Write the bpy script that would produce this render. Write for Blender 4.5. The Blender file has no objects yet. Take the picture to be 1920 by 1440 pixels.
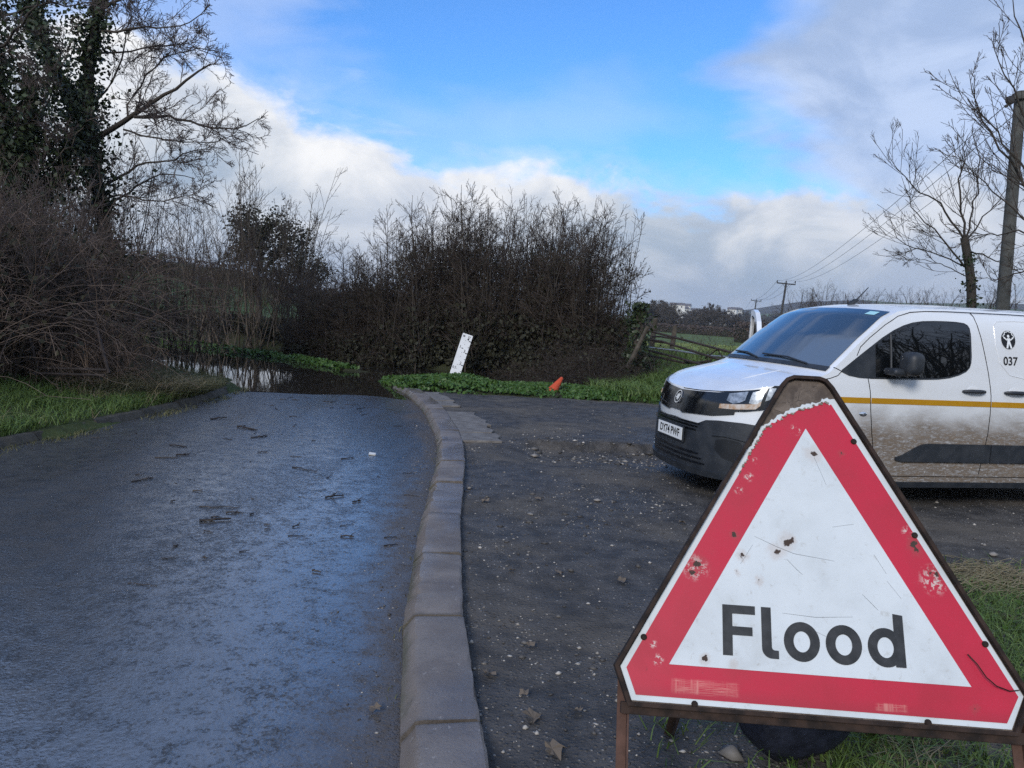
import bpy, bmesh, math, random
import numpy as np
from mathutils import Vector, Matrix

D2R = math.radians
rnd = random.Random(7)
RNG = np.random.default_rng(11)
sc = bpy.context.scene
COL = sc.collection

# ------------------------------------------------------------------ camera
FPX, CAM_H = 1442.0, 1.54
PITCH, ROLL = D2R(5.27), D2R(3.2)
_X = np.array([1., 0, 0])
_F = np.array([0, math.cos(PITCH), -math.sin(PITCH)])
_U0 = np.array([0, math.sin(PITCH), math.cos(PITCH)])
_R = math.cos(ROLL) * _X + math.sin(ROLL) * _U0
_U = math.cos(ROLL) * _U0 - math.sin(ROLL) * _X
_C = np.array([0, 0, CAM_H])
cam_d = bpy.data.cameras.new('camera')
cam = bpy.data.objects.new('camera', cam_d)
COL.objects.link(cam)
cam_d.sensor_width = 36
cam_d.lens = 36 * FPX / 1920
cam_d.clip_start = 0.05
cam_d.clip_end = 9000
m = Matrix(((_R[0], _U[0], -_F[0], 0), (_R[1], _U[1], -_F[1], 0), (_R[2], _U[2], -_F[2], CAM_H), (0, 0, 0, 1)))
cam.matrix_world = m
sc.camera = cam

# ------------------------------------------------------------------ node helper
class NT:
    def __init__(s, tree):
        s.t = tree
    def n(s, typ, _a=None, **kw):
        nd = s.t.nodes.new('ShaderNode' + typ)
        for k, v in (_a or {}).items():
            setattr(nd, k, v)
        for k, v in kw.items():
            key = int(k[1:]) if k[0] == 'i' and k[1:].isdigit() else k.replace('_', ' ')
            s.put(nd.inputs[key], v)
        return nd
    def put(s, sock, v):
        if isinstance(v, bpy.types.NodeSocket):
            s.t.links.new(v, sock)
        else:
            if sock.type == 'RGBA' and len(v) == 3:
                v = (*v, 1)
            sock.default_value = v
    def m(s, op, a, b=0.0, c=None, clamp=False):
        nd = s.t.nodes.new('ShaderNodeMath'); nd.operation = op; nd.use_clamp = clamp
        s.put(nd.inputs[0], a); s.put(nd.inputs[1], b)
        if c is not None: s.put(nd.inputs[2], c)
        return nd.outputs[0]
    def mix(s, f, a, b, blend='MIX'):
        nd = s.t.nodes.new('ShaderNodeMix'); nd.data_type = 'RGBA'; nd.blend_type = blend
        s.put(nd.inputs[0], f); s.put(nd.inputs[6], a); s.put(nd.inputs[7], b)
        return nd.outputs[2]
    def ss(s, v, lo, hi, o0=0.0, o1=1.0):
        nd = s.t.nodes.new('ShaderNodeMapRange'); nd.interpolation_type = 'SMOOTHSTEP'
        s.put(nd.inputs[0], v); s.put(nd.inputs[1], lo); s.put(nd.inputs[2], hi); s.put(nd.inputs[3], o0); s.put(nd.inputs[4], o1)
        return nd.outputs[0]
    def noise(s, vec, scale, detail=4, rough=.55, dist=0.0):
        nd = s.n('TexNoise', Scale=scale, Detail=detail, Roughness=rough, Distortion=dist)
        s.t.links.new(vec, nd.inputs['Vector'])
        return nd.outputs['Fac']
    def mapping(s, vec, sc=(1, 1, 1), rot=(0, 0, 0), loc=(0, 0, 0)):
        nd = s.n('Mapping', Scale=sc, Rotation=rot, Location=loc); s.t.links.new(vec, nd.inputs['Vector'])
        return nd.outputs[0]

# ------------------------------------------------------------------ world / sun / exposure
SUN_EL, SUN_AZ = D2R(29), D2R(-158)          # azimuth from +Y towards +X; behind the camera, to the left
W = bpy.data.worlds.new('World'); sc.world = W; W.use_nodes = True
W.node_tree.nodes.clear()
w = NT(W.node_tree)
SKYK = 0.1
sky = w.n('TexSky', dict(sky_type='NISHITA', sun_disc=False, sun_elevation=SUN_EL, sun_rotation=SUN_AZ, altitude=50, air_density=1.0, dust_density=0.4, ozone_density=2.0))
tc = w.n('TexCoord')
dirv = tc.outputs['Generated']
sep = w.n('SeparateXYZ', Vector=dirv)
dx, dy, dz = sep.outputs
az = w.m('MULTIPLY', w.m('ARCTAN2', dx, dy), 180 / math.pi)
el = w.m('MULTIPLY', w.m('ARCSINE', dz), 180 / math.pi)
# height of the low cloud bank against the azimuth
cv = w.n('FloatCurve')
cm = cv.mapping; c0 = cm.curves[0]
pts = [(-60, 17), (-34, 17.2), (-22.4, 15.9), (-17.6, 14.3), (-14.7, 13.0), (-11, 12.3), (-8.7, 11.4), (-5.2, 10.5), (2.6, 10.5), (6.5, 10.2), (10.4, 9.0), (16, 8.9), (21.4, 9.6), (34, 11), (60, 14)]
for i, (a, e) in enumerate(pts):
    p = ((a + 60) / 120, e / 30)
    if i == 0: c0.points[0].location = p
    elif i == len(pts) - 1: c0.points[-1].location = p
    else: c0.points.new(*p)
cm.update()
w.put(cv.inputs['Value'], w.m('DIVIDE', w.m('ADD', az, 60), 120, clamp=True))
bank_el = w.m('MULTIPLY', cv.outputs[0], 30)
vs = w.mapping(dirv, (1, 1, 1.7))
nA = w.noise(vs, 9, 6, .56, .3)
nB = w.noise(w.mapping(dirv, (1, 1, 2.2), loc=(3, 1, 2)), 4.2, 4, .55, .4)
nC = w.noise(w.mapping(dirv, (1, 1, 2.6), loc=(7, 5, 1)), 7.5, 4, .55, .5)
nE = w.noise(w.mapping(dirv, (1, 1, 2.4), loc=(9, 3, 7)), 3.0, 4, .5, .2)
nD = w.noise(w.mapping(dirv, (1, 1, 1.8), loc=(2, 8, 4)), 6.5, 5, .58, .5)
d_bank = w.m('SUBTRACT', w.m('ADD', bank_el, w.m('MULTIPLY', w.m('SUBTRACT', nA, .5), 7.5)), el)
bank = w.ss(w.m('ADD', d_bank, w.m('MULTIPLY', w.m('SUBTRACT', nD, .5), 3.0)), -.9, 1.5)
soft = w.ss(w.m('ADD', d_bank, w.m('MULTIPLY', w.m('SUBTRACT', nC, .5), 9)), -3.5, 3.0)
# the big soft lilac cloud to the right
d_r = w.m('ADD', w.m('SUBTRACT', az, w.m('ADD', 13.5, w.m('MULTIPLY', w.m('ABSOLUTE', w.m('SUBTRACT', el, 17)), .75))), w.m('MULTIPLY', w.m('SUBTRACT', nB, .5), 20))
rc = w.ss(d_r, -2.2, 4.5)
back = w.ss(w.m('ABSOLUTE', az), 40, 75)       # the rest of the sky: broken cloud of the same sort
rest = w.m('MULTIPLY', w.ss(nB, .36, .60), back)
wisp = w.m('MULTIPLY', w.ss(nE, .50, .72), .22)
wleft = w.m('MULTIPLY', w.ss(w.m('ADD', w.m('MULTIPLY', az, -1), w.m('MULTIPLY', nC, 18)), 20, 34), w.ss(el, 13, 19))
mask = w.m('MAXIMUM', w.m('MAXIMUM', bank, w.m('MULTIPLY', soft, .55)), w.m('MAXIMUM', w.m('MAXIMUM', w.m('MULTIPLY', rc, .95), w.m('MULTIPLY', wleft, .75)), w.m('MAXIMUM', wisp, rest)))
# cloud tones
lit = w.m('MULTIPLY', w.ss(d_bank, 7.5, .4), w.ss(az, 26, -12))
tone = w.m('ADD', w.m('MULTIPLY', w.ss(nD, .32, .66), .60), w.m('MULTIPLY', lit, .55), clamp=True)
tone = w.m('MULTIPLY', tone, w.ss(el, 0.0, 6.0, .55, 1.0))
grey = w.mix(w.ss(nE, .38, .62), (.20, .255, .325), (.265, .31, .385))
lilac = w.mix(w.ss(nD, .35, .66), (.215, .28, .41), (.325, .39, .52))
bankc = w.mix(tone, grey, (.57, .57, .57))
ccol = w.mix(w.m('MULTIPLY', rc, w.ss(d_bank, 3, -2)), bankc, lilac)
ccol = w.mix(w.m('MULTIPLY', w.m('MAXIMUM', wisp, wleft), w.ss(d_bank, .6, -1.0)), ccol, (.21, .31, .54))
clear = w.mix(1.0, sky.outputs[0], (.38, .74, 1.15), 'MULTIPLY')
cl10 = w.mix(1.0, ccol, (1 / SKYK,) * 3, 'MULTIPLY')
cl10.node.inputs[7].default_value = (1 / SKYK, 1 / SKYK, 1 / SKYK, 1)
final = w.mix(mask, clear, cl10)
bg = w.n('Background', Color=final, Strength=SKYK)
wo = w.n('OutputWorld'); W.node_tree.links.new(bg.outputs[0], wo.inputs[0])
sun_d = bpy.data.lights.new('sun', 'SUN'); sun_d.energy = 1.5; sun_d.angle = D2R(16); sun_d.color = (1, .95, .88)
sun = bpy.data.objects.new('sun', sun_d); COL.objects.link(sun)
sv = Vector((math.sin(SUN_AZ) * math.cos(SUN_EL), math.cos(SUN_AZ) * math.cos(SUN_EL), math.sin(SUN_EL)))
sun.rotation_euler = sv.to_track_quat('Z', 'Y').to_euler()
sun.location = (-6, -8, 12)
sc.view_settings.view_transform = 'Standard'; sc.view_settings.look = 'None'
sc.view_settings.exposure = 0.9; sc.view_settings.gamma = 1.0
sc.view_settings.use_curve_mapping = False
cy = sc.cycles
cy.use_denoising = False; cy.max_bounces = 5; cy.diffuse_bounces = 2; cy.glossy_bounces = 3; cy.transparent_max_bounces = 12
cy.caustics_reflective = False; cy.caustics_refractive = False

# ------------------------------------------------------------------ geometry helpers
def ray(u, v): return _F + _R * (u - 960) / FPX - _U * (v - 720) / FPX
def gp(u, v, z=0.0):                       # photograph measurement -> point on a level plane
    d = ray(u, v); return _C + d * ((z - CAM_H) / d[2])
def at(u, v, Y):                           # photograph measurement at a known distance
    d = ray(u, v); return _C + d * (Y / d[1])
def sstep(x, a, b):
    t = np.clip((np.asarray(x, float) - a) / (b - a), 0, 1); return t * t * (3 - 2 * t)

def mesh_np(name, V, faces, smooth=False):
    """faces: list of int arrays (n,k)"""
    me = bpy.data.meshes.new(name)
    V = np.ascontiguousarray(V, dtype=np.float32)
    me.vertices.add(len(V)); me.vertices.foreach_set('co', V.ravel())
    loops = np.concatenate([f.ravel() for f in faces]).astype(np.int32)
    tot = np.concatenate([np.full(len(f), f.shape[1], np.int32) for f in faces])
    st = np.concatenate([[0], np.cumsum(tot)[:-1]]).astype(np.int32)
    me.loops.add(len(loops)); me.polygons.add(len(tot))
    me.loops.foreach_set('vertex_index', loops)
    me.polygons.foreach_set('loop_start', st)
    if smooth: me.polygons.foreach_set('use_smooth', np.ones(len(tot), bool))
    me.update(calc_edges=True)
    return me

def link(name, data, mat=None, parent=None, loc=None, rot=None, scale=None):
    o = bpy.data.objects.new(name, data); COL.objects.link(o)
    if mat is not None and data is not None:
        for q in (mat if isinstance(mat, (list, tuple)) else [mat]):
            data.materials.append(q)
    if parent is not None: o.parent = parent
    if loc is not None: o.location = loc
    if rot is not None: o.rotation_euler = rot
    if scale is not None: o.scale = scale
    return o
def tag(o, label, cat, group=None, kind=None):
    if label: o['label'] = label
    if cat: o['category'] = cat
    if group: o['group'] = group
    if kind: o['kind'] = kind
    return o
def empty(name, loc=(0, 0, 0), rz=0.0):
    o = bpy.data.objects.new(name, None); COL.objects.link(o); o.location = loc; o.rotation_euler = (0, 0, rz); o.empty_display_size = .2
    return o
def copy_tree(o, parent=None):
    c = o.copy(); COL.objects.link(c); c.parent = parent
    for ch in list(o.children): copy_tree(ch, c)
    return c

class MB:
    def __init__(s): s.v = []; s.f = []
    def add(s, V, F):
        b = len(s.v); s.v += [tuple(map(float, p)) for p in V]; s.f += [tuple(b + i for i in f) for f in F]
    def box(s, c, size, M=None):
        x, y, z = [q / 2 for q in size]
        V = [Vector((sx * x, sy * y, sz * z)) for sz in (-1, 1) for sy in (-1, 1) for sx in (-1, 1)]
        if M is not None: V = [M @ v for v in V]
        V = [v + Vector(c) for v in V]
        s.add(V, [(0, 2, 3, 1), (4, 5, 7, 6), (0, 1, 5, 4), (2, 6, 7, 3), (0, 4, 6, 2), (1, 3, 7, 5)])
    def tube(s, P, r, k=8, cap=True):
        P = [Vector(p) for p in P]; n = len(P)
        r = [r] * n if not hasattr(r, '__len__') else r
        V = []
        for i in range(n):
            t = (P[min(i + 1, n - 1)] - P[max(i - 1, 0)]).normalized()
            ref = Vector((0, 0, 1)) if abs(t.z) < .9 else Vector((1, 0, 0))
            a = t.cross(ref).normalized(); b = t.cross(a)
            for j in range(k):
                q = 2 * math.pi * j / k; V.append(P[i] + (a * math.cos(q) + b * math.sin(q)) * r[i])
        F = [(i * k + j, i * k + (j + 1) % k, (i + 1) * k + (j + 1) % k, (i + 1) * k + j) for i in range(n - 1) for j in range(k)]
        if cap: F += [tuple(range(k - 1, -1, -1)), tuple((n - 1) * k + j for j in range(k))]
        s.add(V, F)
    def prism(s, poly, z0, z1, f=lambda x, y, z: (x, y, z)):
        n = len(poly)
        V = [f(x, y, z0) for x, y in poly] + [f(x, y, z1) for x, y in poly]
        F = [tuple(range(n - 1, -1, -1)), tuple(range(n, 2 * n))] + [(i, (i + 1) % n, n + (i + 1) % n, n + i) for i in range(n)]
        s.add(V, F)
    def grid(s, G, flip=False):
        nr, nc = len(G), len(G[0])
        F = []
        for i in range(nr - 1):
            for j in range(nc - 1):
                q = (i * nc + j, i * nc + j + 1, (i + 1) * nc + j + 1, (i + 1) * nc + j)
                F.append(q[::-1] if flip else q)
        s.add([p for r in G for p in r], F)
    def lathe(s, prof, k=24, axis='z', c=(0, 0, 0)):
        V = []
        for (r, h) in prof:
            for j in range(k):
                q = 2 * math.pi * j / k; a, b = r * math.cos(q), r * math.sin(q)
                p = {'z': (a, b, h), 'y': (a, h, b), 'x': (h, a, b)}[axis]
                V.append((p[0] + c[0], p[1] + c[1], p[2] + c[2]))
        n = len(prof)
        F = [(i * k + j, i * k + (j + 1) % k, (i + 1) * k + (j + 1) % k, (i + 1) * k + j) for i in range(n - 1) for j in range(k)]
        s.add(V, F)
    def mesh(s, name, smooth=False, bevel=0.0, angle=35, recalc=True):
        me = bpy.data.meshes.new(name); me.from_pydata(s.v, [], s.f)
        bm = bmesh.new(); bm.from_mesh(me)
        if recalc: bmesh.ops.recalc_face_normals(bm, faces=bm.faces[:])
        if bevel > 0:
            ed = [e for e in bm.edges if len(e.link_faces) == 2 and e.calc_face_angle(0) > D2R(angle)]
            bmesh.ops.bevel(bm, geom=ed, offset=bevel, segments=2, affect='EDGES', profile=.6)
        bm.to_mesh(me); bm.free()
        if smooth:
            me.polygons.foreach_set('use_smooth', np.ones(len(me.polygons), bool))
            try: me.set_sharp_from_angle(angle=D2R(angle))
            except Exception: pass
        return me
    def obj(s, name, mat, parent=None, smooth=False, bevel=0.0, angle=35, recalc=True, **kw):
        return link(name, s.mesh(name, smooth, bevel, angle, recalc), mat, parent, **kw)

def text_obj(name, txt, size, mat, parent, M, sx=1.0, thick=0.0, bold=0.0, align='CENTER'):
    cu = bpy.data.curves.new(name, 'FONT'); cu.body = txt; cu.size = size; cu.align_x = align; cu.align_y = 'CENTER'
    cu.extrude = thick; cu.offset = bold; cu.resolution_u = 4
    o = bpy.data.objects.new(name, cu); COL.objects.link(o)
    bpy.context.view_layer.update()
    me = bpy.data.meshes.new_from_object(o.evaluated_get(bpy.context.evaluated_depsgraph_get()))
    bpy.data.objects.remove(o)
    me.name = name
    p = link(name, me, None, parent); me.materials.clear(); me.materials.append(mat)
    p.matrix_local = M @ Matrix.Diagonal((sx, 1, 1, 1))
    return p

# ------------------------------------------------------------------ materials
MATS = {}
def new_mat(name):
    mt = bpy.data.materials.new(name); mt.use_nodes = True; mt.node_tree.nodes.clear()
    t = NT(mt.node_tree); MATS[name] = mt
    b = t.n('BsdfPrincipled'); o = t.n('OutputMaterial'); mt.node_tree.links.new(b.outputs[0], o.inputs[0])
    tcn = t.n('TexCoord')
    return mt, t, b, tcn.outputs['Object']
def simple(name, c1, c2=None, scale=8, rough=.6, spec=.4, metal=0, bump=0, bscale=None, detail=5, coat=0, rough2=None, world=False, dist=.01):
    mt, t, b, vec = new_mat(name)
    if world: vec = t.n('NewGeometry').outputs['Position']
    if c2 is None: t.put(b.inputs['Base Color'], c1)
    else:
        nz = t.noise(vec, scale, detail)
        t.put(b.inputs['Base Color'], t.mix(t.ss(nz, .3, .7), c1, c2))
        if rough2 is not None: rough = t.ss(nz, .3, .7, rough, rough2)
    t.put(b.inputs['Roughness'], rough); t.put(b.inputs['Specular IOR Level'], spec); t.put(b.inputs['Metallic'], metal)
    if coat: t.put(b.inputs['Coat Weight'], coat); t.put(b.inputs['Coat Roughness'], .04)
    if bump:
        bn = t.n('Bump', Strength=bump, Distance=dist, Height=t.noise(vec, bscale or scale * 3, 6, .6))
        t.put(b.inputs['Normal'], bn.outputs[0])
    return mt
def leafy(name, c1, c2, rough=.55, trans=.25, scale=3.0):
    """leaf or twig colour that varies from leaf to leaf"""
    mt, t, b, vec = new_mat(name)
    geo = t.n('NewGeometry')
    nz = t.noise(vec, scale, 3)
    f = t.m('ADD', t.m('MULTIPLY', geo.outputs['Random Per Island'], .6), t.m('MULTIPLY', nz, .5), clamp=True)
    t.put(b.inputs['Base Color'], t.mix(f, c1, c2)); t.put(b.inputs['Roughness'], rough); t.put(b.inputs['Specular IOR Level'], .3)
    return mt

# ------------------------------------------------------------------ surface materials
def mat_road():
    mt, t, b, _ = new_mat('wet_asphalt')
    pos = t.n('NewGeometry').outputs['Position']
    big = t.noise(t.mapping(pos, (1.5, .22, 1), (0, 0, .05)), .9, 5, .6, .4)
    mid = t.noise(pos, 7, 5, .6)
    track = t.noise(t.mapping(pos, (1.6, .12, 1), (0, 0, .06)), 1.1, 3, .5, .2)
    vor = t.n('TexVoronoi', Scale=95.0, Randomness=1.0); t.put(vor.inputs['Vector'], pos)
    vor2 = t.n('TexVoronoi', Scale=42.0, Randomness=1.0); t.put(vor2.inputs['Vector'], pos)
    fine = t.noise(pos, 170, 3, .6)
    colr = t.mix(t.ss(mid, .3, .7), (.026, .026, .026), (.060, .058, .056))
    colr = t.mix(t.m('MULTIPLY', t.ss(fine, .58, .70), t.ss(vor.outputs['Distance'], .45, .2)), colr, (.22, .215, .21))
    # brown mud towards the right-hand kerb and the crown
    sx = t.n('SeparateXYZ', Vector=pos)
    edge = t.n('FloatCurve'); c = edge.mapping.curves[0]
    KY = [(0, .0), (2.4, -.30), (4.1, -.51), (5.4, -.60), (7.3, -.67), (8.8, -.81), (10.9, -1.2), (14, -1.99)]
    for i, (yy, xx) in enumerate(KY):
        p = (yy / 14, -xx / 2)
        if i == 0: c.points[0].location = p
        elif i == len(KY) - 1: c.points[-1].location = p
        else: c.points.new(*p)
    edge.mapping.update()
    t.put(edge.inputs['Value'], t.m('DIVIDE', sx.outputs[1], 14, clamp=True))
    dist = t.m('SUBTRACT', t.m('MULTIPLY', edge.outputs[0], -2), sx.outputs[0])   # metres from the kerb, into the road
    n_m = t.noise(t.mapping(pos, (1, .45, 1)), 1.7, 5, .65, .3)
    mud = t.m('MULTIPLY', t.ss(t.m('ADD', dist, t.m('ADD', t.m('MULTIPLY', t.m('SUBTRACT', n_m, .5), 1.1), t.m('MULTIPLY', t.m('SUBTRACT', mid, .5), .35))), .50, .02), .85)
    mud2 = t.ss(t.m('ADD', t.m('MULTIPLY', big, .6), t.m('MULTIPLY', mid, .4)), .60, .72)
    colr = t.mix(t.m('MAXIMUM', mud, t.m('MULTIPLY', mud2, .25)), colr, (.085, .072, .062))
    t.put(b.inputs['Base Color'], colr)
    ro = t.ss(t.m('ADD', t.m('MULTIPLY', big, .5), t.m('MULTIPLY', track, .5)), .36, .64, .26, .50)
    t.put(b.inputs['Roughness'], t.m('MAXIMUM', ro, t.m('MULTIPLY', mud, .75)))
    t.put(b.inputs['Specular IOR Level'], t.m('SUBTRACT', .7, t.m('MULTIPLY', mud, .5)))
    film = t.ss(t.m('ADD', t.m('MULTIPLY', big, .55), t.m('MULTIPLY', mid, .45)), .42, .60)
    h = t.m('ADD', t.m('MULTIPLY', t.ss(vor.outputs['Distance'], .05, .55), t.ss(film, 0, 1, .95, .25)), t.m('ADD', t.m('MULTIPLY', t.ss(vor2.outputs['Distance'], .1, .6), .55), t.m('ADD', t.m('MULTIPLY', mid, .35), t.m('MULTIPLY', fine, .6))))
    lane = t.ss(t.m('ADD', t.m('ABSOLUTE', t.m('ADD', sx.outputs[0], 1.9)), t.m('MULTIPLY', t.m('SUBTRACT', n_m, .5), 1.6)), .5, 2.7, 1.0, .38)
    cell = t.n('SeparateXYZ', Vector=vor2.outputs['Color']).outputs[0]; cell2 = t.n('SeparateXYZ', Vector=vor.outputs['Color']).outputs[1]
    glint = t.m('ADD', t.m('MULTIPLY', cell, .45), t.m('ADD', t.m('MULTIPLY', cell2, .45), t.m('MULTIPLY', t.m('SUBTRACT', film, .5), .24)))
    wetc = t.m('MULTIPLY', t.ss(t.m('ADD', glint, t.m('MULTIPLY', t.m('SUBTRACT', track, .5), .5)), .06, .62), t.m('MULTIPLY', lane, t.m('SUBTRACT', 1, t.m('MULTIPLY', mud, .85))))
    t.put(b.inputs['Coat Weight'], wetc); t.put(b.inputs['Coat Roughness'], t.ss(film, 0, 1, .20, .10)); t.put(b.inputs['Coat IOR'], 2.4)
    bn2 = t.n('Bump', Strength=1.0, Distance=.0009, Height=h); t.put(b.inputs['Coat Normal'], bn2.outputs[0])
    bn = t.n('Bump', Strength=1.0, Distance=.0026, Height=h); t.put(b.inputs['Normal'], bn.outputs[0])
    return mt
def mat_layby():
    mt, t, b, _ = new_mat('broken_tarmac')
    pos = t.n('NewGeometry').outputs['Position']
    n1 = t.noise(pos, .8, 5, .6, .3); n2 = t.noise(pos, 6, 5, .65); n3 = t.noise(pos, 60, 4, .65)
    c = t.mix(t.ss(n2, .35, .65), (.034, .032, .031), (.074, .068, .063))
    c = t.mix(t.m('MULTIPLY', t.ss(n1, .47, .66), .62), c, (.125, .108, .088))
    vor = t.n('TexVoronoi', dict(feature='F1'), Scale=46.0); t.put(vor.inputs['Vector'], pos)
    chip = t.m('MULTIPLY', t.ss(vor.outputs['Distance'], .30, .18), t.ss(t.n('SeparateXYZ', Vector=vor.outputs['Color']).outputs[0], .55, .9))
    c = t.mix(t.m('MULTIPLY', chip, t.ss(n2, .38, .6)), c, (.26, .25, .24))
    t.put(b.inputs['Base Color'], c)
    t.put(b.inputs['Roughness'], t.ss(n1, .35, .62, .58, .88)); t.put(b.inputs['Specular IOR Level'], .35)
    h = t.m('ADD', t.m('MULTIPLY', t.ss(vor.outputs['Distance'], .5, .0), .9), t.m('ADD', n3, t.m('MULTIPLY', n2, 2.0)))
    bn = t.n('Bump', Strength=.8, Distance=.012, Height=h); t.put(b.inputs['Normal'], bn.outputs[0])
    return mt
def mat_ground():
    mt, t, b, _ = new_mat('earth_and_grass')
    pos = t.n('NewGeometry').outputs['Position']
    at_ = t.n('Attribute', dict(attribute_name='base'))
    n1 = t.noise(pos, .35, 4, .6); n2 = t.noise(pos, 5, 5, .65); n3 = t.noise(pos, .02, 4, .6)
    c = t.mix(t.m('MULTIPLY', t.ss(n1, .3, .7), .5), at_.outputs['Color'], (.055, .075, .03), 'MIX')
    c = t.mix(t.ss(n2, .25, .75, .0, .55), c, (.035, .034, .018))
    far = t.n('VectorMath', dict(operation='LENGTH')); t.put(far.inputs[0], pos)
    vor = t.n('TexVoronoi', Scale=.0055, Randomness=.9); t.put(vor.inputs['Vector'], t.mapping(pos, (1, .6, 0)))
    vr = t.n('SeparateXYZ', Vector=vor.outputs['Color'])
    fieldc = t.mix(vr.outputs[0], (.055, .10, .035), (.10, .125, .06)); fieldc = t.mix(t.ss(vr.outputs[1], .6, .7), fieldc, (.055, .05, .04))
    c = t.mix(t.ss(far.outputs['Value'], 180, 320), c, fieldc)
    t.put(b.inputs['Base Color'], c); t.put(b.inputs['Roughness'], .9); t.put(b.inputs['Specular IOR Level'], .15)
    bn = t.n('Bump', Strength=.8, Distance=.05, Height=t.noise(pos, 9, 6, .7)); t.put(b.inputs['Normal'], bn.outputs[0])
    return mt
def mat_water():
    mt, t, b, _ = new_mat('flood_water')
    pos = t.n('NewGeometry').outputs['Position']
    t.put(b.inputs['Base Color'], (.018, .016, .013)); t.put(b.inputs['Roughness'], .03); t.put(b.inputs['IOR'], 1.33)
    bn = t.n('Bump', Strength=.10, Distance=.012, Height=t.noise(t.mapping(pos, (1, .6, 1)), 3.0, 3, .5)); t.put(b.inputs['Normal'], bn.outputs[0])
    return mt
def mat_kerb():
    mt, t, b, vec = new_mat('weathered_kerb')
    pos = t.n('NewGeometry').outputs['Position']
    oi = t.n('ObjectInfo')
    n1 = t.noise(pos, 3.0, 5, .6, .4); n2 = t.noise(pos, 30, 5, .65); n3 = t.noise(t.mapping(pos, (1, .5, 1)), 1.3, 3, .5)
    c = t.mix(t.ss(n1, .3, .7), (.115, .094, .080), (.190, .163, .142))
    c = t.mix(t.m('MULTIPLY', oi.outputs['Random'], .35), c, (.13, .118, .115))
    c = t.mix(t.ss(n2, .60, .75), c, (.080, .072, .064))
    c = t.mix(t.m('MULTIPLY', t.ss(n2, .38, .28), .6), c, (.32, .30, .285))
    nz = t.n('SeparateXYZ', Vector=vec)
    jd = t.m('MULTIPLY', t.ss(t.m('ADD', t.m('ABSOLUTE', nz.outputs[1]), t.m('MULTIPLY', t.m('SUBTRACT', n2, .5), .05)), .435, .470), .6)
    c = t.mix(jd, c, (.045, .040, .030))
    moss = t.m('MULTIPLY', t.ss(nz.outputs[2], .075, .02), t.ss(n1, .42, .6))
    c = t.mix(t.m('MULTIPLY', moss, .7), c, (.040, .045, .020))
    t.put(b.inputs['Base Color'], c)
    t.put(b.inputs['Roughness'], t.ss(n3, .46, .56, .60, .17)); t.put(b.inputs['Specular IOR Level'], .45)
    bn = t.n('Bump', Strength=.5, Distance=.006, Height=t.m('ADD', n2, t.noise(pos, 110, 4, .6))); t.put(b.inputs['Normal'], bn.outputs[0])
    return mt
M_road, M_layby, M_ground, M_water, M_kerb = mat_road(), mat_layby(), mat_ground(), mat_water(), mat_kerb()

# ------------------------------------------------------------------ the lie of the land
WATER_Z = -.03
LY = [-60, -8, 4, 7.3, 9.5, 11.6, 13.0, 15.0, 17.2, 19.2, 21.5, 24.5, 28]
LX = [-9, -5.4, -5.0, -4.85, -4.62, -4.55, -4.70, -5.6, -7.4, -9.6, -12.4, -17, -24]
RY = [-60, -8, -2, .8, 2.45, 3.18, 4.14, 5.43, 7.31, 8.8, 10.95, 12.6, 14.1, 15.6, 17.3, 19.2, 21.2, 23.4, 26, 29]
RX = [4, .9, .3, -.08, -.30, -.42, -.51, -.60, -.69, -.82, -1.2, -1.58, -2.02, -2.62, -3.6, -5.0, -6.9, -9.6, -13.6, -20]
def road_z(x, y):
    y = np.asarray(y, float); x = np.asarray(x, float)
    sag = -np.maximum(0, y - 11.4) * .012 - sstep(y, 14, 22) * .25
    xl, xr = np.interp(y, LY, LX), np.interp(y, RY, RX)
    q = (x - xl) / (xr - xl)
    return sag + .015 * (1 - (2 * q - 1) ** 2) - .022 + .010 * (q - .5) + .003 * np.sin(x * 2.1 + y * .9) * sstep(y, 8, 12)
def vnoise(x, y, s, seed=0):
    x = np.asarray(x, float) * s; y = np.asarray(y, float) * s
    return (np.sin(x * 1.3 + seed) * np.cos(y * 1.7 - seed * .7) + .6 * np.sin(2.9 * x - 1.3 * y + seed * 2) + .4 * np.cos(4.7 * y + 3.1 * x + seed)) / 2
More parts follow.
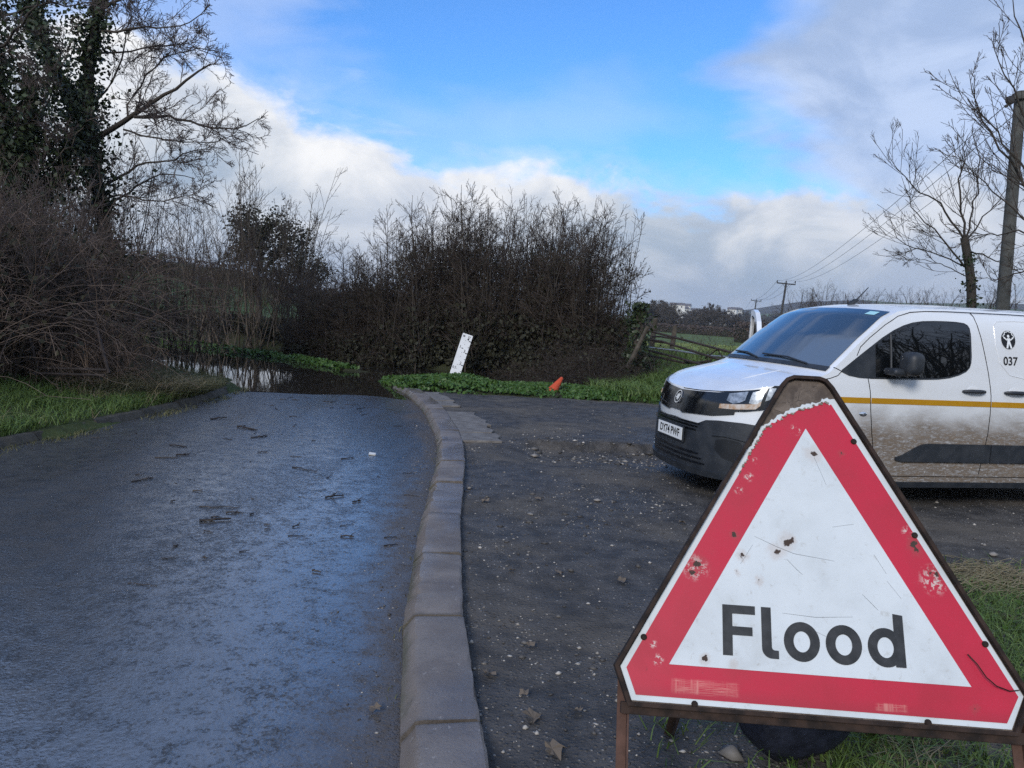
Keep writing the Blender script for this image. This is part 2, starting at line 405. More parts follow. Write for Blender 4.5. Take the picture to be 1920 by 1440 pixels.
def ground_z(x, y):
    x = np.asarray(x, float); y = np.asarray(y, float)
    xl, xr = np.interp(y, LY, LX), np.interp(y, RY, RX)
    wet = sstep(y, 13.5, 16)
    # left bank
    d = np.maximum(xl - x, 0) * (1 - .35 * wet)
    zl = .06 - .12 * wet * (1 - sstep(d, 0, 1.2)) + .42 * sstep(d, .1, 3.5) + .5 * sstep(d, 4, 14) + .03 * vnoise(x, y, 1.6, 3) * sstep(d, .2, 1)
    # right verge beyond the lay-by
    e = np.maximum(x - xr, 0) * .74
    far_ = sstep(y, 15.9, 17.4)
    strip = .09 * sstep(e, .0, .15) * sstep(e, .75, .45) * np.where((y > 16.2) & (y < 17.9), 0, 1)
    ditch = -.42 * sstep(e, .7, 1.2) * sstep(e, 2.7, 2.0)
    bank = .55 * sstep(e, 2.2, 4.2)
    z_strip = -.10 + 1.4 * strip + ditch * .8 + bank + .04 * vnoise(x, y, 1.1, 5)
    # mound between lay-by and ditch, for the straight stretch
    mound = .09 * sstep(y, 13.9, 14.8) * sstep(y, 16.6, 15.4)
    dit2 = -.42 * sstep(y, 15.6, 17.0) * sstep(y, 20.0, 19.3) * sstep(x, 2.4, .6)
    up = .25 * sstep(y, 15, 19) * sstep(x, 1.6, 3.6) + .35 * sstep(y, 19.4, 21.5) - .75 * sstep(y, 24, 48)
    z_right = .02 + mound + dit2 + up + .03 * vnoise(x, y, 1.3, 9)
    kk = sstep(x, -3.2, -1.2)
    zr = np.where(y > 14, z_right * kk + z_strip * (1 - kk), z_right)
    inlay = (y < 14.1) & (y > -5)
    zr = np.where(inlay, -.06 + .14 * sstep(x, 6.5, 9), zr)
    z = np.where(x < xl, zl, np.where(x > xr, zr, road_z(x, y) - .10))
    # country beyond
    r = np.hypot(x, y)
    azd = np.degrees(np.arctan2(x, np.maximum(y, 1e-3)))
    z = z + 2.6 * sstep(y, 34, 95) * sstep(x, 8, -45) + .7 * sstep(y, 30, 60) * sstep(x, -6, -26)
    hill = np.interp(azd, [-60, -20, 0, 9, 13, 17, 20, 24, 30, 60], [30, 26, 12, 9, 16, 30, 46, 60, 64, 40])
    z = z + hill * sstep(r, 420, 1700) * (1 + .22 * vnoise(x, y, .0045, 2)) + 1.5 * sstep(r, 120, 400) * vnoise(x, y, .006, 4)
    z = np.where(y < -60, np.minimum(z, .3), z)
    return z

def warp(n, a, big):
    t = np.linspace(-1, 1, n); return a * np.sinh(t * math.asinh(big / a))
gx = warp(280, 5.0, 3000) - 2.0
gy = warp(300, 6.0, 3000) + 13.0
GX, GY = np.meshgrid(gx, gy)
GZ = ground_z(GX, GY)
nr, nc = GX.shape
idx = np.arange(nr * nc).reshape(nr, nc)
F = np.stack([idx[:-1, :-1], idx[:-1, 1:], idx[1:, 1:], idx[1:, :-1]], -1).reshape(-1, 4)
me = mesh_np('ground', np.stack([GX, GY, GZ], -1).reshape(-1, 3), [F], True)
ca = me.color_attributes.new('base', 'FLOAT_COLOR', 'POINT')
xl_, xr_ = np.interp(GY, LY, LX), np.interp(GY, RY, RX)
colr = np.zeros((nr, nc, 4)); colr[..., 3] = 1
colr[..., :3] = (.055, .095, .028)
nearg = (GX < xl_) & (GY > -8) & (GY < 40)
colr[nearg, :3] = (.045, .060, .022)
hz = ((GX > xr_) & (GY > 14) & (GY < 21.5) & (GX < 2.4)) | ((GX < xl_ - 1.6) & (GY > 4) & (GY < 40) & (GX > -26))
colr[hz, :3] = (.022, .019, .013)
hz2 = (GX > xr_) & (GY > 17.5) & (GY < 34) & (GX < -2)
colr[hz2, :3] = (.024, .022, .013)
fld = (GY > 20) & (GX > 1)
colr[fld, :3] = (.115, .160, .048)
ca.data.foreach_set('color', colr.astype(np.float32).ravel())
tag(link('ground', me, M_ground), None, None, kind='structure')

# ------------------------------------------------------------------ road, lay-by, water
rows = []
ys = np.concatenate([np.arange(-14, 6, .5), np.arange(6, 16, .2), np.arange(16, 29, .4)])
qs = np.linspace(-.02, 1.02, 26)
P = np.zeros((len(ys), len(qs), 3))
for i, y in enumerate(ys):
    xl, xr = np.interp(y, LY, LX), np.interp(y, RY, RX)
    x = xl + (xr - xl) * qs
    P[i, :, 0] = x; P[i, :, 1] = y; P[i, :, 2] = road_z(x, y)
idx = np.arange(P.shape[0] * P.shape[1]).reshape(P.shape[:2])
F = np.stack([idx[:-1, :-1], idx[:-1, 1:], idx[1:, 1:], idx[1:, :-1]], -1).reshape(-1, 4)
road = tag(link('road', mesh_np('road', P.reshape(-1, 3), [F], True), M_road), None, None, kind='structure')

# lay-by: broken tarmac, with the sunken patch and its broken edge
def layby_z(x, y):
    x = np.asarray(x, float); y = np.asarray(y, float)
    z = .045 + .010 * vnoise(x, y, 1.7, 1) + .006 * vnoise(x, y, 5.2, 4) + .0035 * vnoise(x, y, 14, 8)
    edge_y = 8.95 + .18 * (x - .8) + .06 * np.sin(x * 7) + .03 * np.sin(x * 19 + 1)
    inx = sstep(x, .05, .45) * sstep(x, 2.15, 1.75)
    dpt = edge_y - y
    z = z - .085 * inx * sstep(dpt, .0, .05) * sstep(dpt, 1.7, .25)
    z = z + .03 * sstep(dpt, .25, -.02) * sstep(dpt, -1.6, -.1) * inx
    z = z - .03 * sstep(y, 12.8, 14.0) + .0 * x
    return z
lx = np.arange(0, 1.0001, 1 / 170); ly = np.concatenate([np.arange(-5, 1.5, .25), np.arange(1.5, 14.35, .05)])
P = np.zeros((len(ly), len(lx), 3))
for i, y in enumerate(ly):
    x0 = np.interp(y, RY, RX) + .24; x1 = 9.0
    x = x0 + (x1 - x0) * lx ** 1.25
    P[i, :, 0] = x; P[i, :, 1] = y + .12 * np.sin(x * 3.1) * (y > 13.8) + .08 * np.sin(x * 8.3 + 1) * (y > 13.8); P[i, :, 2] = layby_z(x, y)
idx = np.arange(P.shape[0] * P.shape[1]).reshape(P.shape[:2])
F = np.stack([idx[:-1, :-1], idx[:-1, 1:], idx[1:, 1:], idx[1:, :-1]], -1).reshape(-1, 4)
layby = tag(link('pavement', mesh_np('pavement', P.reshape(-1, 3), [F], True), M_layby), None, None, kind='structure')

wat = MB(); wat.add([(-26, 13.0, WATER_Z), (2.2, 13.0, WATER_Z), (2.2, 20.2, WATER_Z), (-6, 24, WATER_Z), (-26, 30, WATER_Z)], [(0, 1, 2, 3, 4)])
tag(wat.obj('water', M_water, recalc=False), None, None, kind='structure')

# ------------------------------------------------------------------ kerbs, stone by stone
def resample(px, py, step, y0, y1):
    yy = np.arange(y0, y1, .02); xx = np.interp(yy, py, px)
    # soften the corners of the measured line
    k = np.hanning(61); k /= k.sum()
    xx = np.convolve(np.pad(xx, 30, mode='edge'), k, 'valid')
    s = np.concatenate([[0], np.cumsum(np.hypot(np.diff(xx), np.diff(yy)))])
    t = np.arange(0, s[-1], step)
    return np.interp(t, s, xx), np.interp(t, s, yy)
def kerb_mesh(L, seed, w_=.27, h=.092):
    r = random.Random(seed)
    prof = [(.0, -.08), (.0, .018), (.040, h - .020), (.052, h - .006), (.070, h), (w_ - .016, h), (w_ - .004, h - .006), (w_, h - .03), (w_, -.08)]
    n = 17; V = []
    chip = {r.randrange(1, n - 1): r.uniform(.006, .016) for _ in range(4)}; sagz = r.uniform(-.004, .004)
    for i in range(n):
        y = L * (i / (n - 1) - .5)
        e = max(0, 1 - min(i, n - 1 - i) / .8) if i in (0, n - 1) else 0
        for j, (a, z) in enumerate(prof):
            jz = r.uniform(-.0022, .0022) if 0 < j < 8 else 0
            ja = r.uniform(-.003, .003) if 0 < j < 8 else 0
            if i in (0, n - 1) and 1 < j < 8: jz -= r.uniform(.003, .010)
            if i in chip and 1 < j < 5: jz -= chip[i] * .6; ja += chip[i]
            jz += sagz * (i / (n - 1) - .5) * 2 if 1 < j < 8 else 0
            V.append((a + ja, y, z + jz))
    k = len(prof)
    F = [(i * k + j, i * k + j + 1, (i + 1) * k + j + 1, (i + 1) * k + j) for i in range(n - 1) for j in range(k - 1)]
    F += [tuple(range(k)), tuple((n - 1) * k + j for j in range(k - 1, -1, -1))]
    mb = MB(); mb.add(V, F); return mb.mesh('kerb_stone', True, 0, 28)
STEP = .955
variants = [kerb_mesh(STEP - .022 - .005 * q, q, .285) for q in range(5)]
for v_ in variants: v_.materials.append(M_kerb)
kerb = tag(empty('kerb'), None, None, kind='structure')
kx, ky = resample(RX, RY, STEP, -1.2, 15.4)
for i in range(len(kx) - 1):
    cx, cyy = (kx[i] + kx[i + 1]) / 2, (ky[i] + ky[i + 1]) / 2
    a = math.atan2(-(kx[i + 1] - kx[i]), ky[i + 1] - ky[i])
    zz = float(road_z(cx, cyy)) if cyy > 12 else 0.0
    o = link('kerb_stone', variants[i % 5], None, kerb, (cx, cyy, min(0.0, zz + .02) + rnd.uniform(-.006, .006)), (rnd.uniform(-.008, .008), rnd.uniform(-.03, .03), a + rnd.uniform(-.014, .014)))
M_kerb2 = simple('mossy_kerb', (.040, .036, .028), (.075, .068, .055), 9, .8, .3, bump=.6, bscale=40)
kerb_l = tag(empty('kerb_left'), None, None, kind='structure')
var2 = [kerb_mesh(STEP - .012, 20 + q, .14, .10) for q in range(3)]
for v_ in var2: v_.materials.append(M_kerb2)
kx, ky = resample(LX, LY, STEP, 3.0, 14.2)
for i in range(len(kx) - 1):
    cx, cyy = (kx[i] + kx[i + 1]) / 2, (ky[i] + ky[i + 1]) / 2
    a = math.atan2(-(kx[i + 1] - kx[i]), ky[i + 1] - ky[i]) + math.pi
    zz = float(road_z(cx, cyy))
    o = link('kerb_stone', var2[i % 3], None, kerb_l, (cx, cyy, max(-.03, zz - .0) + rnd.uniform(-.02, .0)), (0, rnd.uniform(-.04, .02), a))
# broken concrete edging slabs behind the kerb, at the far end of the lay-by
M_slab = simple('old_concrete', (.11, .100, .092), (.18, .168, .156), 7, .75, .3, bump=.7, bscale=25)
edging = tag(empty('concrete_edging'), None, None, kind='structure')
kx, ky = resample(RX, RY, .62, 8.6, 13.6)
for i in range(len(kx) - 1):
    if i in (4,): continue
    a = math.atan2(-(kx[i + 1] - kx[i]), ky[i + 1] - ky[i])
    wd = (.46, .40, .42, .36, .34, .30, .30, .28)[min(i, 7)] + rnd.uniform(-.04, .04)
    r = random.Random(50 + i)
    poly = [(.0, 0), (.0, .60), (.2 * wd, .6 + r.uniform(-.02, .0)), (wd + r.uniform(-.05, .05), .58), (wd + r.uniform(-.06, .06), .38), (wd + r.uniform(-.07, .05), .2), (wd + r.uniform(-.05, .05), 0.01)]
    mb = MB(); mb.prism(poly, -.03, .0)
    ox = math.cos(a) * .285; oy = math.sin(a) * .285
    mb.obj('slab', M_slab, edging, bevel=.006, loc=(kx[i] + ox, ky[i] + oy, .068 + r.uniform(-.008, .006)), rot=(r.uniform(-.012, .012), r.uniform(-.02, .01), a))

# ------------------------------------------------------------------ the FLOOD sign
SG_T = Vector((.862, 1.9744, .6235)); SG_R = Vector((.9986, -.0527, .0037)).normalized(); SG_U = Vector((.018, .4047, .9143))
SG_U = (SG_U - SG_R * SG_U.dot(SG_R)).normalized(); SG_N = SG_R.cross(SG_U)          # SG_N points towards the viewer
def mat_signface(name, base, dark, kind):
    mt, t, b, vec = new_mat(name)
    n1 = t.noise(vec, 5, 5, .6, .3); n2 = t.noise(vec, 38, 5, .65, .3); n3 = t.noise(t.mapping(vec, (9, 60, 9), (0, 0, .4)), 3.0, 3, .6); n4 = t.noise(t.mapping(vec, (70, 6, 9), (0, 0, -.5)), 2.2, 3, .6)
    c = t.mix(t.ss(n1, .3, .75), base, dark)
    if kind == 'white':
        c = t.mix(t.m('MULTIPLY', t.ss(n2, .58, .74), .42), c, (.30, .28, .24)); c = t.mix(t.m('MULTIPLY', t.ss(n1, .52, .72), .22), c, (.34, .33, .30))
        c = t.mix(t.m('MULTIPLY', t.ss(n3, .70, .76), .5), c, (.20, .19, .17)); c = t.mix(t.m('MULTIPLY', t.ss(n4, .71, .77), .4), c, (.22, .21, .19))
        spots = [(-.072, .350, .020), (-.098, .322, .019), (-.055, .352, .011), (-.196, .305, .012), (-.18, .30, .008), (-.225, .015, .012), (-.30, .02, .010), (-.15, .24, .01), (-.21, .26, .007), (.02, .61, .02)]
    else:
        c = t.mix(t.m('MULTIPLY', t.ss(n2, .66, .78), .5), c, (.12, .02, .02)); c = t.mix(t.m('MULTIPLY', t.ss(n3, .74, .80), .55), c, (.40, .22, .20))
        c = t.mix(t.m('MULTIPLY', t.ss(n2, .29, .20), .8), c, (.62, .48, .45))
        spots = [(-.318, .272, .020), (-.335, .245, .012), (.285, .370, .017), (.292, .352, .014), (.335, .288, .016), (.322, .292, .012), (.245, .515, .010), (-.215, .36, .010), (.40, -.052, .009), (.10, .62, .008)]
    sp = None
    sx = t.n('SeparateXYZ', Vector=vec)
    def dist2(cx, cy_):
        return t.m('SQRT', t.m('ADD', t.m('POWER', t.m('SUBTRACT', sx.outputs[0], cx), 2.0), t.m('POWER', t.m('SUBTRACT', sx.outputs[1], cy_), 2.0)))
    wob = t.m('MULTIPLY', t.m('SUBTRACT', n2, .5), .05)
    hal = None
    for (cx, cy_, rr) in spots:
        dd = t.m('ADD', dist2(cx, cy_), wob)
        q = t.ss(dd, rr * .46, rr * .22)
        h_ = t.ss(dd, rr * 1.9, rr * .6)
        sp = q if sp is None else t.m('MAXIMUM', sp, q)
        hal = h_ if hal is None else t.m('MAXIMUM', hal, h_)
    if kind == 'red':
        n5 = t.noise(vec, 75, 4, .7)
        chips = None
        for (cx, cy_, rr) in [(-.325, .262, .045), (.328, .272, .050), (-.426, .01, .020), (-.17, .53, .018), (.27, .40, .022), (-.03, .68, .022), (-.44, .05, .014), (-.20, .49, .016), (-.15, .58, .012)]:
            q = t.m('MULTIPLY', t.ss(dist2(cx, cy_), rr, rr * .25), t.ss(n5, .50, .58)); chips = q if chips is None else t.m('MAXIMUM', chips, q)
        c = t.mix(t.m('MULTIPLY', chips, .85), c, (.56, .50, .46))
        for (cx, cy_, wx, wy) in [(-.30, -.052, .095, .022), (.185, -.066, .045, .012)]:
            bx_ = t.m('MULTIPLY', t.ss(t.m('ABSOLUTE', t.m('SUBTRACT', sx.outputs[0], cx)), wx, wx * .8), t.ss(t.m('ABSOLUTE', t.m('SUBTRACT', sx.outputs[1], cy_)), wy, wy * .6))
            st = t.noise(t.mapping(vec, (6, 150, 1)), 3, 3, .6); st2 = t.m('MULTIPLY', t.noise(t.mapping(vec, (60, 3, 1)), 2, 1, .5), .92)
            c = t.mix(t.m('MULTIPLY', bx_, t.m('MULTIPLY', t.ss(t.m('MAXIMUM', st, st2), .40, .72), .55)), c, (.66, .34, .28))
        # grime drawn along the lower edge
        c = t.mix(t.m('MULTIPLY', t.ss(t.m('ADD', sx.outputs[1], t.m('MULTIPLY', n1, .05)), -.02, -.06), .25), c, (.16, .03, .035))
    c = t.mix(t.m('MULTIPLY', hal, .30), c, (.38, .27, .20) if kind == 'white' else (.22, .07, .06))
    c = t.mix(sp, c, (.05, .033, .026))
    t.put(b.inputs['Base Color'], c); t.put(b.inputs['Roughness'], t.m('ADD', t.ss(n1, .3, .7, .30, .5), t.m('MULTIPLY', sp, .4))); t.put(b.inputs['Specular IOR Level'], .35)
    bn = t.n('Bump', Strength=.25, Distance=.002, Height=t.m('SUBTRACT', n1, sp)); t.put(b.inputs['Normal'], bn.outputs[0])
    return mt
M_swhite = mat_signface('sign_white', (.57, .61, .63), (.48, .52, .54), 'white')
M_sred = mat_signface('sign_red', (.46, .020, .046), (.37, .016, .036), 'red')
M_sblack = simple('sign_lettering', (.018, .020, .022), (.035, .037, .04), 30, .45, .3)
M_rust = simple('rusted_frame', (.012, .009, .008), (.040, .025, .019), 22, .85, .25, bump=.6, bscale=90, dist=.003)
M_rustleg = simple('rusted_leg', (.060, .034, .026), (.11, .060, .045), 16, .8, .25, bump=.4, bscale=80, dist=.003)
def mat_peel():
    mt, t, b, vec = new_mat('bare_backing')
    n1 = t.noise(vec, 22, 5, .6, .8); n2 = t.noise(vec, 70, 4, .6)
    vo = t.n('TexVoronoi', dict(feature='DISTANCE_TO_EDGE'), Scale=26.0); t.put(vo.inputs['Vector'], t.mapping(vec, (1, 1, 1)))
    c = t.mix(t.ss(n1, .3, .7), (.060, .045, .036), (.145, .115, .092)); c = t.mix(t.m('MULTIPLY', t.ss(n2, .6, .72), .7), c, (.03, .022, .018))
    c = t.mix(t.m('MULTIPLY', t.ss(vo.outputs['Distance'], .030, .0), t.ss(n1, .50, .60)), c, (.016, .012, .010))
    t.put(b.inputs['Base Color'], c); t.put(b.inputs['Roughness'], .85)
    bn = t.n('Bump', Strength=.7, Distance=.004, Height=t.m('ADD', n1, t.m('MULTIPLY', t.ss(vo.outputs['Distance'], 0, .06), t.ss(n1, .48, .6, 0.0, .5)))); t.put(b.inputs['Normal'], bn.outputs[0])
    return mt
M_peel = mat_peel()
M_flake = simple('flaked_edge', (.14, .11, .085), (.30, .26, .22), 60, .8, .2)

sign = empty('flood_sign', (0, 0, 0))
sign.matrix_world = Matrix(((SG_R.x, SG_U.x, SG_N.x, SG_T.x), (SG_R.y, SG_U.y, SG_N.y, SG_T.y), (SG_R.z, SG_U.z, SG_N.z, SG_T.z), (0, 0, 0, 1)))
tag(sign, 'triangular red and white warning sign reading Flood on a rusty folding frame', 'road sign')
# local axes: x right, y up the sign, z out of its face
SL = (.835 + .015) / (.53 - .05)
plate = [(-.532, -.012), (-.498, -.100), (.492, -.100), (.534, -.012), (.078, .812), (.062, .832), (.045, .838), (-.028, .838), (-.046, .830), (-.060, .812)]
mb = MB(); mb.prism(plate, -.022, -.012); mb.obj('back_plate', M_peel, sign)
# raised steel rim of the frame
def offset_poly(poly, d):
    n = len(poly); out = []
    for i in range(n):
        p0, p1, p2 = Vector(poly[i - 1]), Vector(poly[i]), Vector(poly[(i + 1) % n])
        e1 = (p1 - p0).normalized(); e2 = (p2 - p1).normalized()
        n1 = Vector((e1.y, -e1.x)); n2 = Vector((e2.y, -e2.x))
        bis = (n1 + n2); bis = bis / max(.2, bis.length_squared) * 2
        out.append(tuple(p1 + bis * d))
    return out
inner, outer = plate, offset_poly(plate, .011)
n = len(plate); mb = MB()
zz = (-.042, .006)
V = [(x, y, zz[0]) for x, y in outer] + [(x, y, zz[1]) for x, y in outer] + [(x, y, zz[1]) for x, y in inner] + [(x, y, zz[0]) for x, y in inner]
F = []
for i in range(n):
    j = (i + 1) % n
    if i == 1: pass
    for a in range(4):
        bq = (a + 1) % 4
        F.append((a * n + i, a * n + j, bq * n + j, bq * n + i))
mb.add(V, F); rim = mb.obj('frame', M_rust, sign, bevel=.0015)
# bottom rail and angle brackets
mb = MB(); mb.box((0, -.117, -.026), (1.045, .030, .030)); mb.obj('bottom_rail', M_rust, sign, bevel=.003)
# white outer edge sheet, with the top torn away; red sheet on it; white triangle on that
def lerp(a, b, t): return (a[0] + (b[0] - a[0]) * t, a[1] + (b[1] - a[1]) * t)
r2 = random.Random(3)
def ragged(pts, amp, seed, sub=7):
    r = random.Random(seed); out = []
    for i in range(len(pts) - 1):
        for k in range(sub):
            p = lerp(pts[i], pts[i + 1], k / sub)
            out.append((p[0] + r.uniform(-amp, amp), p[1] + r.uniform(-amp, amp)))
    out.append(pts[-1]); return out
tear_white = ragged([(.0915, .779), (.070, .787), (.02, .764), (-.02, .754), (-.06, .735), (-.10, .702), (-.13, .680), (-.155, .632), (-.182, .600), (-.215, .545)], .004, 5)
tear_red = ragged([(.0765, .764), (.060, .771), (.018, .752), (-.018, .740), (-.06, .722), (-.095, .695), (-.122, .676), (-.142, .632), (-.168, .598), (-.196, .540)], .004, 6)
edge_sheet = [(-.527, -.013), (-.4955, -.0965), (.4895, -.0965), (.5305, -.013)] + tear_white
mb = MB(); mb.prism(edge_sheet, -.012, -.0095); mb.obj('white_edge', M_swhite, sign)
red_sheet = [(-.511, -.015), (-.4845, -.082), (.4785, -.082), (.5165, -.015)] + tear_red
mb = MB(); mb.prism(red_sheet, -.0095, -.0075); mb.obj('red_border', M_sred, sign)
tri = [(-.397, .001), (.397, .001), (.0, .686)]
mb = MB(); mb.prism(tri, -.0075, -.0060); mb.obj('white_panel', M_swhite, sign)
# flaked lip of the tear
mb = MB()
for (x, y) in tear_red[2:]:
    if r2.random() < .75:
        s_ = r2.uniform(.0015, .004); mb.prism([(x - s_, y - s_ * .6), (x + s_, y - s_ * .4), (x + s_ * .6, y + s_), (x - s_ * .7, y + s_ * .8)], -.0075, -.0045)
mb.obj('torn_edge', M_flake, sign)
# lettering, each letter its own piece
def letter(polys, holes=()):
    mb = MB()
    for p in polys: mb.prism(p, -.0060, -.0048)
    return mb.obj('letter', M_sblack, sign)
def ell(cx, cy_, a, b, n=40, a0=0, a1=2 * math.pi): return [(cx + a * math.cos(a0 + (a1 - a0) * i / n), cy_ + b * math.sin(a0 + (a1 - a0) * i / n)) for i in range(n + (0 if abs(a1 - a0 - 2 * math.pi) < 1e-6 else 1))]
def ring(mb, cx, cy_, a, b, ai, bi, n=40):
    o, i_ = ell(cx, cy_, a, b, n), ell(cx, cy_, ai, bi, n)
    V = [(x, y, -.0048) for x, y in o] + [(x, y, -.0048) for x, y in i_] + [(x, y, -.0060) for x, y in o] + [(x, y, -.0060) for x, y in i_]
    F = []
    for k in range(n):
        j = (k + 1) % n
        F += [(k, j, n + j, n + k), (2 * n + k, k, j, 2 * n + j)[::-1], (n + k, n + j, 3 * n + j, 3 * n + k)]
    mb.add(V, F)
ST = .0265
letter([[(-.2525, .035), (-.2525 + ST, .035), (-.2525 + ST, .0885), (-.2525 + ST + .001, .0885), (-.172, .0885), (-.172, .1115), (-.2525 + ST, .1115), (-.2525 + ST, .1445), (-.164, .1445), (-.164, .1675), (-.2525, .1675)]])
lp = [(-.1475, .1675), (-.1475, .060)] + [(-.1475 + .0265 * (1 - math.cos(q)), .060 - .0255 * math.sin(q)) for q in np.linspace(.15, math.pi / 2, 8)] + [(-.103, .0345), (-.103, .056), (-.1155, .0565), (-.1195, .059), (-.1212, .064), (-.1212, .1675)]
letter([lp])
for cx in (-.0405, .0710):
    mb = MB(); ring(mb, cx, .0835, .0480, .0515, .0222, .0270); mb.obj('letter', M_sblack, sign)
mb = MB(); ring(mb, .1815, .0845, .0470, .0505, .0215, .0265); mb.prism([(.2055, .036), (.2325, .036), (.2325, .1705), (.2065, .1735)], -.00595, -.00478); mb.obj('letter', M_sblack, sign)
# long scratches scored into the white panel
for pts_ in ([(-.16, .36), (-.10, .335), (-.05, .318), (.06, .305)], [(-.07, .30), (-.045, .275), (-.03, .262)], [(-.09, .155), (.0, .150), (.10, .158)], [(.06, .40), (.12, .412)], [(.17, .33), (.20, .28)], [(.02, .60), (.05, .52)], [(.13, .22), (.16, .19), (.17, .18)], [(.20, .26), (.235, .215)], [(-.02, .12), (.03, .10)], [(-.20, .28), (-.165, .335)]):
    mb = MB(); mb.tube([(x, y, -.0060) for x, y in pts_], [.0003] + [.0005] * (len(pts_) - 2) + [.0003], 4); mb.obj('scratch', M_sblack, sign)
# rivets / bolts
for (x, y) in [(-.466, .066), (-.329, -.094), (.276, -.095), (.446, .112), (.137, .655), (.287, .392)]:
    mb = MB(); mb.lathe([(.0, .0045), (.006, .004), (.0085, .001), (.009, -.012)], 10); mb.obj('bolt', M_rust, sign, loc=(x, y, -.005))
# bent wire caught on the right edge
mb = MB(); mb.tube([(.395, .083, -.003), (.412, .060, .006), (.43, .028, .010), (.455, .008, .008), (.49, -.002, .004), (.515, .002, .002)], .0016, 5); mb.obj('wire', M_rust, sign)
# legs: two at the front in the plane of the sign, two at the back on a hinge
Minv = sign.matrix_world.inverted()
def leg(p0, p1, wd, mat_):
    p0, p1 = Minv @ Vector(p0), Minv @ Vector(p1)
    d = (p1 - p0); L = d.length; q = d.to_track_quat('Z', 'Y').to_matrix()
    mb = MB(); mb.box((0, 0, L / 2), (wd, wd * .16, L)); mb.box((wd / 2 - wd * .08, wd * .42, L / 2), (wd * .16, wd, L))
    o = mb.obj('leg', mat_, sign, bevel=.001); o.matrix_local = Matrix.Translation(p0) @ q.to_4x4(); return o
def wpt(x, y, z): return sign.matrix_world @ Vector((x, y, z))
for x in (-.515, .520):
    top = wpt(x, .02, -.048); d = -SG_U; bot = top + d * ((top.z - .03) / SG_U.z); leg(top, bot, .030, M_rustleg)
hinge_l, hinge_r = wpt(-.19, .42, -.05), wpt(.19, .42, -.05)
leg(hinge_l, (.64, 2.69, .03), .030, M_rust); leg(hinge_r, (1.395, 2.73, .03), .034, M_rust)
mb = MB(); mb.tube([Minv @ hinge_l, Minv @ hinge_r], .012, 8); mb.obj('hinge_bar', M_rust, sign)

# sandbag hanging as ballast behind the sign
M_bag = simple('dark_sack', (.008, .010, .018), (.020, .024, .040), 18, .6, .3, bump=.6, bscale=14, dist=.02)
mb = MB()
G = []
for i in range(15):
    t_ = i / 14; z = .015 + .46 * t_
    wv = (.17 * math.sin(min(1, t_ * 3.0 + .12) * math.pi / 2)) * (1 - .25 * sstep(t_, .65, 1))
    G.append([((1 + .10 * math.sin(3 * q + t_ * 5) + .05 * math.sin(7 * q - 3 * t_)) * wv * 1.15 * math.cos(q) + .05 * t_, (1 + .08 * math.sin(2 * q + 1 + 4 * t_)) * wv * .75 * math.sin(q), z) for q in np.linspace(0, 2 * math.pi, 29)])
mb.grid(G); mb.v.append((.05, 0, .36)); 
sb = mb.obj('sandbag', M_bag, None, True, angle=80, loc=(1.00, 2.56, .03), rot=(0, .16, .2))
mb = MB(); mb.tube([(.05, 0, .33), (.05, .0, .38), (.07, -.01, .41)], [.05, .028, .055], 9); mb.obj('neck', M_bag, sb, True)
tag(sb, 'dark blue ballast sack standing under the Flood sign', 'sandbag')

# ------------------------------------------------------------------ the van
VAN_PHI = D2R(12.5)
van = empty('parked_van', (1.50, 7.02, .05), VAN_PHI)
van.location.z = 0.0
tag(van, 'white panel van with yellow side stripe and muddy doors parked behind the Flood sign', 'van')
def mat_paint():
    mt, t, b, vec = new_mat('white_paint_muddy')
    sx = t.n('SeparateXYZ', Vector=vec)
    n1 = t.noise(t.mapping(vec, (1, 1, 2.2)), 2.2, 5, .6, .4); n2 = t.noise(t.mapping(vec, (1, 1, 3.5)), 14, 5, .65, .4); n3 = t.noise(t.mapping(vec, (1, 1, 4), (0, .25, 0)), 26, 3, .6, 1.2)
    hgt = t.m('ADD', sx.outputs[2], t.m('MULTIPLY', t.m('SUBTRACT', n1, .5), .42))
    back = t.ss(sx.outputs[0], .9, 1.35)
    mudv = t.m('MULTIPLY', t.ss(hgt, 1.02, .66), back)
    mudv = t.m('MAXIMUM', mudv, t.m('MULTIPLY', t.ss(hgt, .70, .4), .8))
    scr = t.ss(n3, .585, .63)
    mudv = t.m('MULTIPLY', mudv, t.m('SUBTRACT', 1, t.m('MULTIPLY', scr, t.ss(sx.outputs[2], .95, .45, .12, .45))))
    mudv = t.m('MULTIPLY', mudv, t.ss(n2, .26, .56, .6, .97))
    mc = t.mix(t.ss(n2, .35, .7), (.085, .060, .038), (.165, .125, .088))
    grime = t.m('MULTIPLY', t.ss(n1, .35, .8), .14)
    c = t.mix(grime, (.64, .665, .69), (.40, .39, .38)); c = t.mix(mudv, c, mc)
    t.put(b.inputs['Base Color'], c)
    t.put(b.inputs['Roughness'], t.m('ADD', .30, t.m('MULTIPLY', mudv, .5)))
    t.put(b.inputs['Coat Weight'], t.m('SUBTRACT', .75, t.m('MULTIPLY', mudv, .75))); t.put(b.inputs['Coat Roughness'], .06)
    return mt
M_paint = mat_paint()
M_paint2 = simple('white_paint', (.70, .72, .74), (.62, .63, .64), 3, .3, .5, coat=.7)
M_plast = simple('dark_bumper_plastic', (.014, .018, .024), (.030, .034, .040), 9, .52, .4, bump=.15, bscale=300, dist=.001)
M_fog = simple('fog_recess', (.007, .009, .012), (.014, .016, .019), 9, .6, .3)
M_gloss = simple('gloss_black', (.004, .005, .007), None, rough=.10, spec=.6)
M_glass = simple('dark_glass', (.004, .005, .006), None, rough=.015, spec=.85)
def mat_wind():
    mt, t, b, vec = new_mat('windscreen_glass')
    t.put(b.inputs['Base Color'], (.030, .045, .060)); t.put(b.inputs['Roughness'], .02); t.put(b.inputs['IOR'], 3.0)
    return mt
